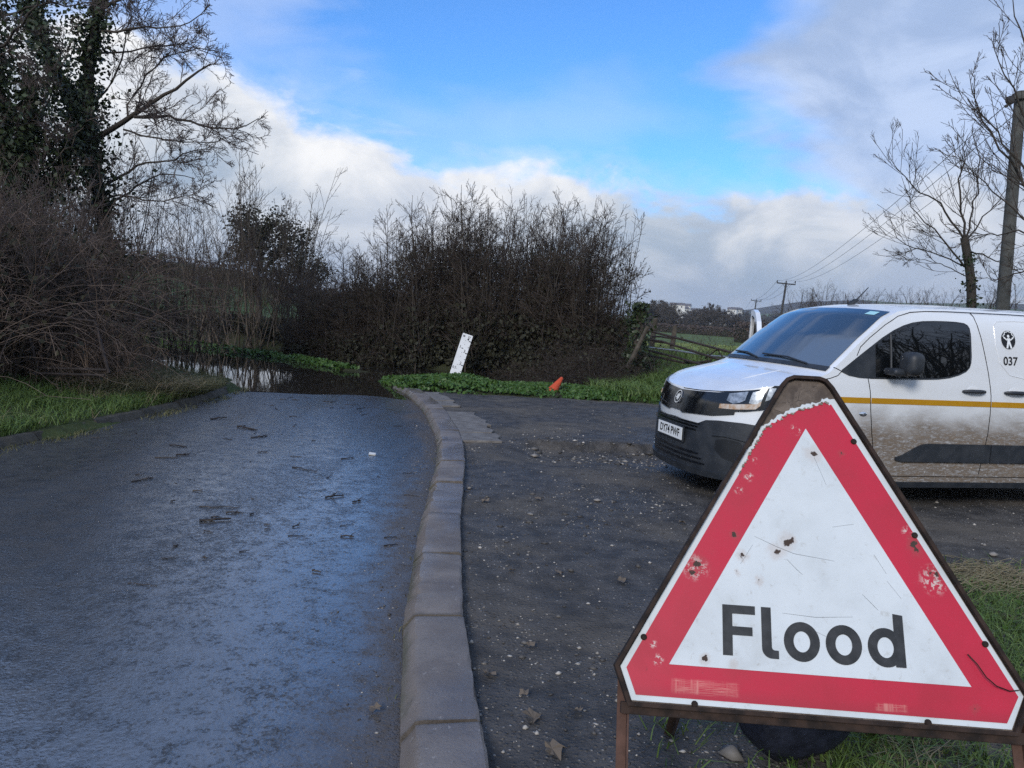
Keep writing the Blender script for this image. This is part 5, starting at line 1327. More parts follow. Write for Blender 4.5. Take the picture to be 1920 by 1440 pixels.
# far village
M_hw = simple('house_render', (.70, .69, .66), (.60, .58, .55), .2, .8, .2); M_hr = simple('house_slate', (.10, .10, .11), (.15, .12, .11), .3, .8, .2); M_win = simple('house_window', (.03, .035, .04), None, rough=.2)
hk = 0
for (u, Y, wd, hh) in [(1256, 640, 9, 5.5), (1262, 655, 8, 6), (1267, 640, 12, 5), (1273, 670, 8, 5.5), (1279, 660, 9, 5), (1284, 690, 8, 5.5), (1252, 700, 10, 5), (1296, 720, 9, 5), (1371, 760, 9, 5.5), (1377, 770, 10, 5.5), (1382, 765, 8, 5), (1343, 560, 12, 4.5), (1306, 560, 10, 4), (1436, 480, 22, 4)]:
    x, y = at(u, 610, Y)[:2]; z = gz(x, y)
    if u < 1300: z += 6 + (hk % 3) * 2.5
    elif Y > 700: z += 9
    o = empty('village_house', (x, y, z), rnd.uniform(-.5, .5))
    mb = MB(); mb.prism([(-wd / 2, -12), (wd / 2, -12), (wd / 2, hh * .62), (-wd / 2, hh * .62)], -3, 3, lambda a, b, c: (a, c, b)); mb.obj('wall', M_hw, o)
    mb = MB(); mb.prism([(-3.5, hh * .6), (3.5, hh * .6), (0, hh)], -wd / 2 - .3, wd / 2 + .3, lambda a, b, c: (c, a, b)); mb.obj('roof', M_hr, o)
    for q in (-.28, .0, .28): mb = MB(); mb.box((q * wd, -3.02, hh * .32), (1.1, .1, 1.2)); mb.obj('window', M_win, o)
    tag(o, 'tiny pale house in the village on the skyline beyond the field', 'house', 'houses of the village on the skyline'); hk += 1

# ------------------------------------------------------------------ poles and wires
M_pole = simple('grey_pole', (.055, .056, .052), (.10, .10, .092), 5, .85, .2, bump=.5, bscale=25)
M_ironm = simple('dark_iron', (.020, .020, .022), (.035, .034, .034), 10, .6, .4)
M_wire = simple('wire', (.05, .055, .065), None, rough=.6)
YP = 18.0
pb_ = np.array([*at(1878, 640, YP)[:2], 0.]); pb_[2] = gz(pb_[0], pb_[1]) - .2
top = at(1914, 172, YP)
pole = empty('utility_pole', pb_); tl = Vector(top - pb_)
mb = MB(); mb.tube([(0, 0, 0), tl * .5, tl], [.155, .135, .118], 14); mb.obj('post', M_pole, pole, True, angle=60)
arm0, arm1 = Vector(at(1893, 184, YP) - pb_), Vector(at(2010, 176, YP) - pb_)
d = arm1 - arm0; mb = MB(); mb.box((0, 0, 0), (d.length, .11, .13)); o = mb.obj('crossarm', M_pole, pole, bevel=.008); o.location = (arm0 + arm1) / 2 + Vector((0, -.13, .0)); o.rotation_euler = d.to_track_quat('X', 'Z').to_euler()
c_ = Vector(at(1887, 191, YP) - pb_) + Vector((0, -.13, 0))
mb = MB(); mb.lathe([(0, -.05), (.07, -.05), (.10, -.02), (.085, 0), (.10, .02), (.07, .05), (0, .05)], 16, 'y'); mb.obj('insulator', M_ironm, pole, True, loc=c_)
mb = MB(); mb.lathe([(0, -.03), (.035, -.025), (.035, .025), (0, .03)], 12, 'y'); mb.obj('insulator_pin', M_ironm, pole, True, loc=c_ + Vector((-.07, 0, -.13)))
mb = MB(); mb.tube([c_ + Vector((.10, 0, .06)), c_ + Vector((.0, 0, .0)), c_ + Vector((-.07, 0, -.13))], .016, 6); mb.obj('shackle', M_ironm, pole)
tag(pole, 'thick grey wooden utility pole with crossarm behind the van', 'utility pole', 'utility poles')
arms = []
for i, (ut, vt, Y, arm, lab) in enumerate([(1474, 532, 108, 2.6, 'nearest of the three thin distant poles with a wide crossarm'), (1418, 564, 185, 2.4, 'middle one of the three thin distant poles over the field'), (1393.5, 582, 300, 2.4, 'farthest and smallest of the three distant poles')]):
    t_ = at(ut, vt, Y); b_ = np.array([t_[0] - (.55, .5, .4)[i], t_[1], 0.]); b_[2] = gz(b_[0], b_[1]) - .3
    p = empty('utility_pole', b_); tv = Vector(t_ - b_)
    mb = MB(); mb.tube([(0, 0, 0), tv + Vector((0, 0, .15))], [.17, .13], 10); mb.obj('post', M_ironm, p, True)
    mb = MB(); mb.box(tv, (arm, .14, .16), Matrix.Rotation(D2R(2.5), 3, 'Y')); mb.obj('crossarm', M_ironm, p)
    for q in (-.48, 0, .48):
        mb = MB(); mb.tube([tv + Vector((q * arm, 0, .05)), tv + Vector((q * arm, 0, .42))], [.05, .09], 8); mb.obj('insulator', M_ironm, p)
    for q in (-1, 1): mb = MB(); mb.tube([tv + Vector((q * .5, 0, -.05)), tv + Vector((0, 0, -.6))], .03, 5); mb.obj('brace', M_ironm, p)
    if i == 0:
        mb = MB(); rng = np.random.default_rng(5); C = np.stack([rng.normal(0, .35, 500), rng.normal(0, .35, 500), rng.uniform(0, 2.2, 500)], 1); V, Fq = leaves_np(rng, C, .14); link('ivy', mesh_np('pole_ivy', V, [Fq]), M_ivy, p)
    tag(p, lab, 'utility pole', 'utility poles'); arms.append([Vector(b_) + tv + Vector((q * arm, 0, .4)) for q in (-.48, 0, .48)])
near_ends = [Vector(at(1884, 199, YP)), Vector(at(1925, 196, YP)), Vector(at(1990, 190, YP))]
for k in range(3):
    for a, b in ((near_ends[k], arms[0][k]), (arms[0][k], arms[1][k]), (arms[1][k], arms[2][k])):
        P_ = [a.lerp(b, t_) - Vector((0, 0, 4 * t_ * (1 - t_) * (a - b).length * .012)) for t_ in np.linspace(0, 1, 16)]
        mb = MB(); mb.tube(P_, .012 if a is near_ends[k] else .02, 4); o = mb.obj('power_line', M_wire)
        tag(o, 'thin overhead power line between the utility poles', 'power line', 'overhead power lines')

# ------------------------------------------------------------------ depth gauge
M_gw = simple('gauge_white', (.80, .83, .86), (.72, .75, .78), 4, .45, .3); M_gw2 = simple('gauge_shaded_panel', (.50, .52, .52), None, rough=.5)
YG = 18.7
gb = np.array(at(846, 722, YG)); gt = np.array(at(877.5, 627, YG)); up_ = norm(gt - gb); Lg = float(np.linalg.norm(gt - gb))
upv = Vector(up_); rt = Vector((1, .12, 0)); rt = (rt - upv * rt.dot(upv)).normalized(); fw = rt.cross(upv)
foot = Vector(gb) - upv * .45
gauge = empty('depth_gauge'); gauge.matrix_world = Matrix(((rt.x, upv.x, fw.x, foot.x), (rt.y, upv.y, fw.y, foot.y), (rt.z, upv.z, fw.z, foot.z), (0, 0, 0, 1)))
tag(gauge, 'leaning white flood depth gauge board marked in feet and metres', 'depth gauge')
top_y = Lg + .45; hw = .128
mb = MB(); mb.prism([(-hw, .30), (hw, .30), (hw, top_y - .012), (hw - .012, top_y), (-hw + .012, top_y), (-hw, top_y - .012)], -.008, .008); mb.obj('board', M_gw, gauge)
mb = MB(); mb.tube([(0, 0, -.045), (0, top_y - .15, -.045)], .035, 8); mb.obj('post', M_pole, gauge, True)
FT0 = top_y - .155 - 4 * .3048
for k in range(1, 5):
    yk = FT0 + .3048 * k
    mb = MB(); mb.box((hw - .026, yk, .0088), (.050, .022, .0018)); mb.obj('foot_mark', M_ink, gauge)
    text_obj('numeral', str(k), .105, M_ink, gauge, Matrix.Translation((.046, yk + .036, .0082)), 1, .0008, .001)
    if k < 4: mb = MB(); mb.box((hw - .018, yk + .1524, .0088), (.030, .013, .0018)); mb.obj('half_mark', M_ink, gauge)
    for j in range(3 if k > 1 else 2):
        mb = MB(); mb.box((-.008, yk - .005 - .1 * j, .0088), (.013, .013, .0018)); mb.obj('metric_mark', M_ink, gauge)
ym = FT0 + .3048 * 3 + .10
mb = MB(); mb.box((-.030, ym, .0088), (.042, .020, .0018)); mb.obj('metre_mark', M_ink, gauge)
text_obj('numeral', '1', .10, M_ink, gauge, Matrix.Translation((-.085, ym + .02, .0082)), 1, .0008, .002)
text_obj('numeral', '0.5', .085, M_ink, gauge, Matrix.Translation((-.070, ym - .50, .0082)), .9, .0008, .001)
text_obj('unit_letters', 'M', .07, M_ink, gauge, Matrix.Translation((-.075, top_y - .065, .0082)), 1, .0008, .001)
text_obj('unit_letters', 'FT', .07, M_ink, gauge, Matrix.Translation((.060, top_y - .065, .0082)), .9, .0008, .001)

# ------------------------------------------------------------------ traffic cone sunk in the brambles
M_cone = simple('faded_orange_cone', (.50, .070, .022), (.38, .055, .022), 6, .55, .3)
cb = np.array(at(1022, 752, 14.6)); ct = np.array(at(1054, 708, 14.8)); ca_ = Vector(ct - cb); Lc = ca_.length
cone = empty('traffic_cone', cb); cone.rotation_euler = ca_.to_track_quat('Z', 'Y').to_euler()
mb = MB(); mb.lathe([(.150, .02), (.142, .05), (.032, Lc - .01), (.026, Lc), (.020, Lc - .005), (.020, Lc - .06)], 24); mb.obj('body', M_cone, cone, True, angle=40)
mb = MB(); mb.prism([(-.19, -.15), (-.15, -.19), (.15, -.19), (.19, -.15), (.19, .15), (.15, .19), (-.15, .19), (-.19, .15)], -.01, .025); mb.obj('base', M_cone, cone, bevel=.006)
tag(cone, 'faded orange traffic cone toppled among the brambles', 'traffic cone')

# ------------------------------------------------------------------ bent field gate, posts, old gate
M_gate = simple('rusty_gate', (.018, .014, .013), (.045, .033, .028), 12, .75, .35)
M_galv = simple('galvanised_gate', (.16, .18, .19), (.24, .26, .27), 8, .5, .5, metal=.4)
M_wood = simple('weathered_post', (.045, .038, .030), (.095, .082, .066), 7, .9, .2, bump=.7, bscale=20)
gate = empty('field_gate', at(1205, 700, 20.0))
def gtube(o, pts, r, nm, mat_):
    mb = MB(); mb.tube([Vector(at(u, v, Y_)) - o.location for u, v, Y_ in pts], r, 7); return mb.obj(nm, mat_, o, True)
for pts in ([(1207, 618, 20.0), (1300, 642, 18.6), (1402, 669, 17.0)], [(1202, 635, 20.0), (1240, 640, 19.5), (1310, 662, 18.4), (1376, 683, 17.0)], [(1196, 652, 20.0), (1260, 668, 19), (1330, 688, 17.6)], [(1190, 663, 20.0), (1240, 671, 19.2), (1280, 680, 18.6), (1305, 680, 18.4), (1333, 677, 18.0)], ):
    gtube(gate, pts, .029, 'rail', M_gate)
for pts in ([(1209, 616, 20.0), (1195, 664, 20.0)], [(1345, 655, 17.9), (1362, 680, 17.4)], [(1212, 622, 19.9), (1222, 634, 19.7)], [(1345, 655, 17.9), (1322, 672, 18.2)]): gtube(gate, pts, .016, 'brace', M_gate)
tag(gate, 'bent rusty field gate sagging between hedge and van', 'gate')
gate2 = empty('field_gate', at(1222, 690, 21.5))
for pts in ([(1215, 640, 21.8), (1224, 631, 21.7), (1238, 631, 21.4), (1262, 635, 21.0)], [(1202, 650, 21.8), (1265, 657, 20.6), (1330, 667, 19.2), (1400, 672, 17.8)]): gtube(gate2, pts, .026, 'rail', M_galv if len(pts) == 4 and pts[0][0] == 1202 else M_gate)
for pts in ([(1225, 641, 21.5), (1265, 645, 21.0)], ): gtube(gate2, pts, .018, 'brace', M_gate)
tag(gate2, 'grey galvanised gate rails lying behind the bent gate', 'gate')
for (u, v0, v1, Y_, r, lab) in [(1229, 596, 680, 23.0, .085, 'taller grey wooden post left of its pair in the field gateway'), (1266, 610, 690, 22.0, .075, 'dark shorter wooden post right of its pair in the field gateway')]:
    t_ = at(u, v0, Y_); b_ = np.array([t_[0] - .08, t_[1], gz(t_[0], t_[1]) - .2]); o = empty('gate_post', b_); tv = Vector(t_ - b_)
    mb = MB(); mb.tube([(0, 0, 0), tv * .5 + Vector((.01, 0, 0)), tv * .97, tv], [r, r * .97, r * .93, r * .6], 9); mb.obj('timber', M_wood, o, True, angle=60)
    for h_ in (.45, .7): mb = MB(); mb.tube([tv * h_ + Vector((-r, -r, 0)), tv * h_ + Vector((r, -r, .01))], .012, 5); mb.obj('staple', M_gate, o)
    tag(o, lab, 'post', 'gateway posts')
# ivy-smothered stump at the hedge end
st_b = np.array([*at(1192, 680, 17.8)[:2], 0]); st_b[2] = gz(st_b[0], st_b[1]) - .1
stump = empty('ivy_stump', st_b); rng = np.random.default_rng(77)
sth = float(at(1195, 572, 17.8)[2] - st_b[2])
mb = MB(); mb.tube([(0, 0, 0), (.02, 0, sth * .5), (.05, 0, sth * .96)], [.14, .12, .10], 10); mb.obj('trunk', M_bark, stump, True)
C = np.stack([rng.normal(0, .13, 1500), rng.normal(0, .13, 1500), rng.uniform(.05, sth + .05, 1500)], 1); V, Fq = leaves_np(rng, C, .045); link('ivy', mesh_np('stump_ivy', V, [Fq]), M_ivy, stump)
tag(stump, 'dark ivy-smothered stump at the end of the tall hedge', 'stump')
mb = MB(); P_ = [Vector(at(u, v, 17.3)) for u, v in ((1215, 612), (1196, 650), (1176, 690))]; mb.tube(P_, [.045, .05, .055], 7); o = mb.obj('leaning_timber', M_wood, None, True); tag(o, 'weathered timber leaning against the hedge end beside the gate', 'timber')
# old gate frame lost in the brambles on the left
og = empty('old_gate', at(130, 700, 10.3))
for pts in ([(30, 586, 10.0), (178, 603, 10.2)], [(178, 603, 10.2), (204, 700, 10.0)], [(45, 590, 10.0), (70, 692, 9.9)], [(70, 690, 9.9), (200, 694, 10.0)], [(62, 700, 9.8), (196, 704, 9.9)]): gtube(og, pts, .020, 'rail', M_gate)
tag(og, 'old rusty gate frame swallowed by brambles on the grassy bank', 'gate')

# ------------------------------------------------------------------ grass, ground cover, gravel, litter
def inside_scatter(rng, n, x0, x1, y0, y1, f):
    X = rng.uniform(x0, x1, n); Y_ = rng.uniform(y0, y1, n); keep = rng.uniform(0, 1, n) < f(X, Y_); return X[keep], Y_[keep]
def stuff(name, V, Fl, mat_, label=None):
    o = link(name, mesh_np(name, V, Fl if isinstance(Fl, list) else [Fl]), mat_); o['kind'] = 'stuff'
    if label: o['label'] = label
    return o
rng = np.random.default_rng(900)
fl = lambda X, Y_: np.interp(Y_, LY, LX) - X
# left verge
X, Y_ = inside_scatter(rng, 120000, -9.5, -4.4, 4.5, 16.0, lambda X, Y_: (fl(X, Y_) > .10) * (.25 + .75 * sstep(vnoise(X, Y_, 1.4, 2), -.5, .3)) * (1 - .75 * sstep(fl(X, Y_), 1.6, 2.4)) * (1 - .9 * sstep(Y_, 12.2, 13.2)))
Z = ground_z(X, Y_)
dry = (vnoise(X, Y_, 1.9, 6) > .55) & (rng.uniform(0, 1, len(X)) < .5); olive = (Y_ > 11.2 + rng.normal(0, .5, len(X))) & ~dry
for msk, nm, mt_, h_ in ((~dry & ~olive, 'grass', M_grass, .17), (olive, 'grass', M_mossg, .20), (dry, 'dry_grass', M_grassd, .20)):
    V, Fl = blades_np(rng, np.stack([X[msk], Y_[msk], Z[msk] - .01], 1), h_, .0045, .8, .8); stuff(nm, V, Fl, mt_, 'grass on the left bank')
# long dead grass spilling down the end of the left bank
X, Y_ = inside_scatter(rng, 26000, -6.9, -4.7, 9.8, 12.4, lambda X, Y_: (fl(X, Y_) > .12) * sstep(Y_, 9.8, 11) * sstep(Y_, 12.2, 11.2) * (.3 + .7 * sstep(vnoise(X, Y_, 2.1, 3), -.4, .3)) * (1 - sstep(fl(X, Y_), 1.2, 1.9)))
hl_ = rng.uniform(0, 1, len(X)) < .28; Z = ground_z(X, Y_)
V, Fl = blades_np(rng, np.stack([X[hl_], Y_[hl_], Z[hl_] - .01], 1), .34, .0045, 1.3, .9); stuff('dry_grass', V, Fl, M_grassd, 'long dead grass at the end of the left bank')
V, Fl = blades_np(rng, np.stack([X[~hl_], Y_[~hl_], Z[~hl_] - .01], 1), .28, .0045, 1.2, .9); stuff('grass', V, Fl, M_mossg, 'long olive grass at the end of the left bank')
# low fringe of grass at the foot of the left kerb
X, Y_ = inside_scatter(rng, 9000, -5.2, -4.0, 5.0, 13.6, lambda X, Y_: ((fl(X, Y_) < -.0) & (fl(X, Y_) > -.24)) * sstep(vnoise(X, Y_, 2.2, 8), -.5, .4)); V, Fl = blades_np(rng, np.stack([X, Y_, road_z(X, Y_) - .005], 1), .065, .004, .9); stuff('grass', V, Fl, M_mossg, 'grass fringe along the left kerb')
# right foreground grass, round the sign feet and along the right edge
def fr(X, Y_):
    a = sstep(X - (1.05 + .18 * (Y_ - 2.2)), -.35, .35) * sstep(Y_, 5.2, 3.6) * (.4 + .6 * sstep(vnoise(X, Y_, 3.0, 3), -.5, .3))
    b_ = .22 * sstep(X, .45, .8) * sstep(Y_, 3.3, 2.6) * (vnoise(X, Y_, 5, 1) > .1); return np.maximum(a, b_)
X, Y_ = inside_scatter(rng, 90000, .4, 4.6, 1.2, 5.6, fr); Z = layby_z(X, Y_)
dry = (vnoise(X, Y_, 2.4, 12) > .35) & (rng.uniform(0, 1, len(X)) < .30)
V, Fl = blades_np(rng, np.stack([X[~dry], Y_[~dry], Z[~dry] - .005], 1), .105, .0028, .9, .9); stuff('grass', V, Fl, M_grass, 'grass round the feet of the sign')
V, Fl = blades_np(rng, np.stack([X[dry], Y_[dry], Z[dry] - .005], 1), .10, .0026, 1.3, .9); stuff('dry_grass', V, Fl, M_grassd, 'dry grass round the feet of the sign')
# broad weed leaves there
X, Y_ = inside_scatter(rng, 1400, .9, 3.8, 1.9, 4.2, fr); V, Fq = leaves_np(rng, np.stack([X, Y_, layby_z(X, Y_) + rng.uniform(.01, .06, len(X))], 1), .022, .6, .55); stuff('weeds', V, Fq, M_nettle, 'small weeds among the grass')
# straw heap at the right edge
ns = 420; cx_, cy_ = gp(1850, 1110)[:2]; a_ = rng.normal(.25, .5, ns); Ls = rng.uniform(.08, .32, ns); bx_ = cx_ + rng.normal(0, .26, ns); by_ = cy_ + rng.normal(0, .16, ns)
P_ = np.stack([np.stack([bx_ - np.cos(a_) * Ls / 2, by_ - np.sin(a_) * Ls / 2, layby_z(bx_, by_) + rng.uniform(.01, .06, ns)], 1), np.stack([bx_, by_, layby_z(bx_, by_) + rng.uniform(.03, .09, ns)], 1), np.stack([bx_ + np.cos(a_) * Ls / 2, by_ + np.sin(a_) * Ls / 2, layby_z(bx_, by_) + rng.uniform(.01, .06, ns)], 1)], 1)
V, Fq = tubes_np([(P_, np.full((ns, 3), .0022))], 3); stuff('straw', V, Fq, M_grassd, 'dry straw litter beside the sign')
# ground ivy and nettles on the mound before the ditch
def fm(X, Y_): return sstep(Y_, 13.85, 14.3) * sstep(Y_, 16.3, 15.4) * sstep(X, -3.3, -2.6) * (.55 + .45 * sstep(vnoise(X, Y_, 1.5, 2), -.4, .2)) * (1 - .75 * sstep(X, 1.2, 2.4)) * (1 - .9 * np.exp(-((X - .85) / .3) ** 2))
X, Y_ = inside_scatter(rng, 52000, -3.6, 3.2, 13.7, 16.6, fm)
hm = (.05 + .11 * np.exp(-((X + 1.3) / 1.0) ** 2)) * (.6 + .5 * sstep(vnoise(X, Y_, 2.3, 5), -.6, .6))
V, Fq = leaves_np(rng, np.stack([X, Y_, ground_z(X, Y_) + hm * rng.beta(2.2, 1.0, len(X))], 1), .034, .9); stuff('ground_ivy', V, Fq, M_nettle, 'leafy ground cover in front of the depth gauge')
# grass and weeds strip in the flood water
def fs(X, Y_):
    e = (X - np.interp(Y_, RY, RX)) * .74; return ((e > .04) & (e < .42 - .2 * sstep(Y_, 19.5, 23))) * (Y_ > 18.1)
X, Y_ = inside_scatter(rng, 70000, -14, -3.4, 18.0, 27, fs); hm = .085 * (.5 + .6 * sstep(vnoise(X, Y_, 1.8, 5), -.6, .6))
V, Fq = leaves_np(rng, np.stack([X, Y_, ground_z(X, Y_) + hm * rng.beta(2.0, 1.0, len(X))], 1), .05, .8); stuff('weeds', V, Fq, M_nettle, 'green weeds on the strip edging the flood water')
# bank of grass by the gateway, and nearer field tufts
def fb(X, Y_): return sstep(X, 1.4, 2.4) * sstep(Y_, 13.9, 14.5) * (1 - .8 * sstep(Y_, 18.5, 22)) * (.4 + .6 * sstep(vnoise(X, Y_, 1.2, 4), -.5, .3))
X, Y_ = inside_scatter(rng, 60000, 1.2, 9.0, 13.8, 23, fb); V, Fl = blades_np(rng, np.stack([X, Y_, ground_z(X, Y_) - .01], 1), .26, .009, .7, .7); stuff('grass', V, Fl, M_grass, 'grass on the bank before the gateway')
X, Y_ = inside_scatter(rng, 42000, 3, 30, 22, 62, lambda X, Y_: .9 * (X / Y_ < .62)); V, Fl = blades_np(rng, np.stack([X, Y_, ground_z(X, Y_) - .01], 1), .11, .022, .8, .7)
M_fieldg = leafy('field_grass', (.10, .155, .036), (.22, .25, .085), .6); stuff('field_grass', V, Fl, M_fieldg, 'short grass of the field')
# dead weed stalks in the gateway
ns = 60; bx_ = rng.uniform(4.6, 8.2, ns); by_ = rng.uniform(18.5, 21, ns); base = np.stack([bx_, by_, ground_z(bx_, by_)], 1)
P0, q0 = walk(rng, base, norm(np.stack([rng.normal(0, .2, ns), rng.normal(0, .2, ns), np.ones(ns)], 1)), rng.uniform(.5, 1.1, ns), np.full(ns, .006), 6, .12, .03)
P1, q1 = grow_from(rng, P0, q0, 6, .3, 1, .3, 45, 4, .15, .05, .7, .5); V, Fq = tubes_np([(P0, np.maximum(q0, .004)), (P1, np.maximum(q1, .003))], 3)
Vl, Fl2 = leaves_np(rng, P1[:, -1] + rng.normal(0, .01, (len(P1), 3)), .018); VV, FF = join([(V, Fq), (Vl, Fl2)]); stuff('weed_stalks', VV, FF, M_twig, 'dead weed stalks in the gateway')
# loose gravel on the lay-by and grit along the kerb
def stones(rng, X, Y_, Z, s):
    m_ = len(X); ico = np.array([[0, 0, 1], [.9, 0, .25], [.28, .85, .25], [-.72, .53, .25], [-.72, -.53, .25], [.28, -.85, .25], [0, 0, -.5]])
    S_ = s[:, None, None] * ico[None] * rng.uniform(.55, 1.3, (m_, 7, 1)) * np.stack([rng.uniform(.7, 1.3, m_), rng.uniform(.7, 1.3, m_), rng.uniform(.35, .8, m_)], 1)[:, None]
    q = rng.uniform(0, 6.28, m_); c, s2 = np.cos(q)[:, None], np.sin(q)[:, None]
    V = np.stack([S_[..., 0] * c - S_[..., 1] * s2, S_[..., 0] * s2 + S_[..., 1] * c, S_[..., 2]], -1) + np.stack([X, Y_, Z], 1)[:, None]
    f = np.array([[0, 1, 2], [0, 2, 3], [0, 3, 4], [0, 4, 5], [0, 5, 1], [6, 2, 1], [6, 3, 2], [6, 4, 3], [6, 5, 4], [6, 1, 5]])
    return V.reshape(-1, 3), (np.arange(m_)[:, None, None] * 7 + f[None]).reshape(-1, 3)
M_grav, t_, b_, v_ = new_mat('loose_gravel')
rp = t_.n('NewGeometry').outputs['Random Per Island']
t_.put(b_.inputs['Base Color'], t_.mix(t_.m('POWER', rp, 3.2), (.040, .037, .035), (.40, .37, .33))); t_.put(b_.inputs['Roughness'], .7)
er = lambda X, Y_: X - np.interp(Y_, RY, RX) - .27
dens = lambda X, Y_: (er(X, Y_) > .02) * (.25 + .75 * sstep(vnoise(X, Y_, 1.1, 7), -.4, .5)) * sstep(Y_, 14.5, 5)
X, Y_ = inside_scatter(rng, 70000, -.6, 6.5, 1.6, 12.5, dens); s_ = .0046 * np.exp(rng.normal(0, .6, len(X)))
V, Fq = stones(rng, X, Y_, layby_z(X, Y_), s_); stuff('gravel', V, Fq, M_grav, 'loose gravel on the lay-by')
X, Y_ = inside_scatter(rng, 9000, -1.6, .3, 1.6, 11.0, lambda X, Y_: (np.interp(Y_, RY, RX) - X > .01) * sstep(np.interp(Y_, RY, RX) - X, .42, .05)); s_ = .0038 * np.exp(rng.normal(0, .5, len(X)))
V, Fq = stones(rng, X, Y_, road_z(X, Y_), s_); stuff('gravel', V, Fq, M_grav, 'grit in the gutter beside the kerb')
X, Y_ = inside_scatter(rng, 3500, -.7, .6, 1.6, 12.0, lambda X, Y_: (er(X, Y_) > -.005) * sstep(er(X, Y_), .07, .0) * sstep(vnoise(X, Y_, 3, 1), -.3, .4)); V, Fl = blades_np(rng, np.stack([X, Y_, layby_z(X, Y_)], 1), .018, .0022, 1.0); stuff('moss', V, Fl, M_mossg, 'moss along the back of the kerb')
X, Y_ = inside_scatter(rng, 6000, -1.0, .2, 1.6, 9.0, lambda X, Y_: ((np.interp(Y_, RY, RX) - X) > -.01) * sstep(np.interp(Y_, RY, RX) - X, .06, .0) * sstep(vnoise(X, Y_, 2.6, 5), -.1, .5)); V, Fl = blades_np(rng, np.stack([X, Y_, road_z(X, Y_)], 1), .022, .0024, 1.0); stuff('moss', V, Fl, M_mossg, 'moss and tiny weeds at the foot of the kerb')
# rubble in the sunken patch
X, Y_ = inside_scatter(rng, 900, .2, 2.0, 8.0, 9.1, lambda X, Y_: .5 + 0 * X); V, Fq = stones(rng, X, Y_, layby_z(X, Y_), .012 * np.exp(rng.normal(0, .6, len(X)))); stuff('rubble', V, Fq, M_grav, 'rubble in the sunken patch of the lay-by')
# single stones
M_stone = simple('pale_stone', (.17, .155, .14), (.26, .24, .22), 20, .8, .2)
for (u, v, s_, lab) in [(1120, 938, .040, 'flat grey stone lying on the lay-by tarmac'), (1862, 1042, .045, 'pale stone in the grass by the right edge'), (1205, 1325, .020, 'small pale stone just left of the sign foot'), (880, 915, .030, 'brown stone against the back of the kerb'), (1003, 848, .06, 'pale broken lump at the edge of the sunken patch')]:
    x, y = gp(u, v, .05)[:2]; V, Fq = stones(rng, np.array([x]), np.array([y]), np.array([float(layby_z(x, y)) + s_ * .2]), np.array([s_])); tag(link('stone', mesh_np('stone', V, [Fq]), M_stone), lab, 'stone')
# twigs on the road, each its own thing
M_tw = simple('wet_twig', (.012, .009, .008), (.030, .022, .018), 30, .5, .5)
def twig_obj(u0, v0, u1, v1, r, seed, lab='thin dark wet twig lying on the road', grp='twigs fallen on the road', forks=0):
    rr = np.random.default_rng(seed); a, b = gp(u0, v0), gp(u1, v1); n_ = 7; P_ = np.linspace(a, b, n_); P_[1:-1, :2] += rr.normal(0, np.linalg.norm(b - a) * .025, (n_ - 2, 2)); P_[:, 2] = road_z(P_[:, 0], P_[:, 1]) + r
    P_[1:-1, 2] += np.abs(rr.normal(0, r * .5, n_ - 2)); c = P_.mean(0)
    g_ = [((P_ - c)[None], np.linspace(r, r * .55, n_)[None])]
    if forks: g_.append(grow_from(rr, *g_[0], forks, .2, .8, .45, 40, 5, .2, -.02, .7, .5))
    for q in g_: q[0][..., 2] = np.maximum(q[0][..., 2], (a[2] * 0 - c[2] + float(road_z(c[0], c[1])) + r * .6))
    V, Fq = tubes_np(g_, 5); o = link('twig', mesh_np('twig', V, Fq, True), M_tw, None, c); tag(o, lab, 'twig', grp); return o
twig_obj(374, 977, 433, 973, .011, 1, 'thickest dark stick lying across the road', None); twig_obj(374, 949, 450, 951, .005, 2, 'longest straight thin twig above the thick stick on the road', None)
twig_obj(246, 902, 288, 896, .007, 3, 'crooked forked twig lying alone on the left of the road', None, 3); twig_obj(548, 875, 594, 884, .006, 4); twig_obj(318, 833, 350, 838, .008, 5, forks=3); twig_obj(290, 857, 333, 858, .006, 6); twig_obj(330, 853, 355, 852, .010, 7, forks=2)
twig_obj(610, 932, 645, 928, .008, 8, forks=2); twig_obj(240, 1092, 295, 1097, .003, 9); twig_obj(545, 855, 565, 856, .005, 10); twig_obj(445, 800, 480, 806, .012, 11, forks=3); twig_obj(395, 785, 425, 783, .012, 12); twig_obj(470, 820, 500, 818, .008, 13, forks=2)
for k in range(70):
    t_ = rnd.random(); v = 742 + 330 * t_ ** 1.9; u = rnd.gauss(560 - 120 * t_, 120 + 130 * t_); du = rnd.uniform(4, 20) * (.6 + 1.0 * t_)
    p = gp(u, v)
    if not (np.interp(p[1], LY, LX) + .2 < p[0] < np.interp(p[1], RY, RX) - .1): continue
    twig_obj(u, v, u + du, v + rnd.uniform(-3, 3), rnd.uniform(.003, .007), 100 + k, 'short dark twig fallen among many on the wet road', 'short twigs scattered on the road', rnd.choice([0, 0, 2]))
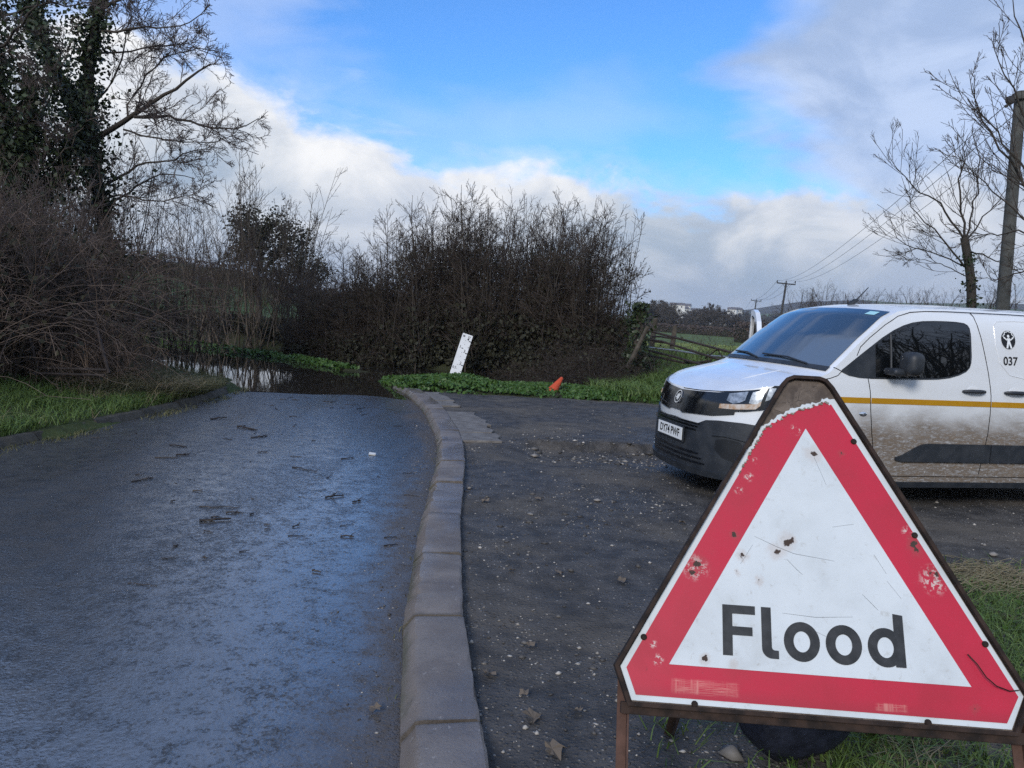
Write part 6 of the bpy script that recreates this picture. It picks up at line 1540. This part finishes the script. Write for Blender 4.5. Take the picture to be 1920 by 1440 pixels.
# dead leaves
M_leafb = leafy('dead_leaf', (.060, .046, .034), (.15, .122, .095), .7, scale=20)
def lobed(seed, s):
    r = random.Random(seed); out_ = []
    for k in range(15):
        q = math.pi * 2 * k / 15; rr = s * ((1.0 if k % 3 == 0 else .66) * (1 - .25 * math.cos(q))) * r.uniform(.85, 1.1); out_.append((rr * math.cos(q), rr * math.sin(q), s * r.uniform(0, .5)))
    mb = MB(); mb.add([(0, 0, s * .05)] + out_, [(0, 1 + k, 1 + (k + 1) % 15) for k in range(15)]); return mb.mesh('fallen_leaf')
LV = [lobed(k, .042) for k in range(4)]
for q in LV: q.materials.append(M_leafb)
for k, (u, v, s_) in enumerate([(1000, 1357, 1.0), (1034, 1414, 1.1), (915, 1271, .8), (982, 1313, .6), (705, 1308, .75), (700, 1425, .6), (910, 943, 1.0), (1180, 805, .8), (993, 1215, .6), (1045, 1080, .7), (960, 1075, .6), (1165, 1095, .9), (1010, 940, .8), (1280, 985, .9), (1085, 1340, .5)]):
    p = gp(u, v, .04); z = layby_z(p[0], p[1]) if er(p[0], p[1]) > 0 else road_z(p[0], p[1])
    o = link('fallen_leaf', LV[k % 4], None, None, (p[0], p[1], float(z) + .012), (rnd.uniform(-.25, .25), rnd.uniform(-.25, .25), rnd.uniform(0, 6)), (s_, s_, s_)); tag(o, 'single curled brown leaf lying on the ground by the kerb', 'leaf', 'dead leaves near the kerb')
X, Y_ = inside_scatter(rng, 2600, -4.7, -.4, 6.0, 13.7, lambda X, Y_: .1 + .9 * sstep(vnoise(X, Y_, 1.6, 4), .1, .7)); ok = (X > np.interp(Y_, LY, LX) + .1) & (X < np.interp(Y_, RY, RX) - .05); X, Y_ = X[ok], Y_[ok]
V, Fq = stones(rng, X, Y_, road_z(X, Y_), .0045 * np.exp(rng.normal(0, .55, len(X)))); M_spk = simple('road_litter', (.014, .010, .008), (.040, .028, .020), 10, .7, .3); stuff('litter', V, Fq, M_spk, 'specks of leaf litter on the wet road')
# grey branch in the grass by the right edge
P_ = [gp(u, v, .05) for u, v in ((1790, 1120), (1835, 1140), (1870, 1158), (1905, 1168))]; mb = MB(); mb.tube([Vector(p) + Vector((0, 0, .02)) for p in P_], [.012, .016, .018, .014], 7); o = mb.obj('dead_branch', M_wood, None, True); tag(o, 'grey dead branch in the straw at the right edge', 'branch')
# white scrap by the left kerb and on the road
M_scrap = simple('white_scrap', (.6, .6, .58), None, rough=.5)
for (u, v, lab) in [(361, 741, 'tiny white litter scrap by the far left kerb'), (697, 851, 'pale scrap of litter lying on the wet road')]:
    p = gp(u, v); mb = MB(); mb.prism([(-.04, -.02), (.03, -.03), (.045, .015), (-.02, .03)], 0, .012); o = mb.obj('litter_scrap', M_scrap, None, loc=(p[0], p[1], float(road_z(p[0], p[1])) + .006 if v > 800 else .12), rot=(.2, .1, .5)); tag(o, lab, 'litter')

# ------------------------------------------------------------------ haze: the damp air over the valley
hz_m = bpy.data.materials.new('haze'); hz_m.use_nodes = True; hz_m.node_tree.nodes.clear()
ht = NT(hz_m.node_tree)
pv = ht.n('VolumePrincipled', Color=(.80, .88, 1.0), Density=.00026, Anisotropy=.2)
ho = ht.n('OutputMaterial'); hz_m.node_tree.links.new(pv.outputs[0], ho.inputs['Volume'])
mb = MB(); mb.box((0, 10, 59), (6200, 6200, 122)); o = mb.obj('haze', hz_m); o['kind'] = 'stuff'
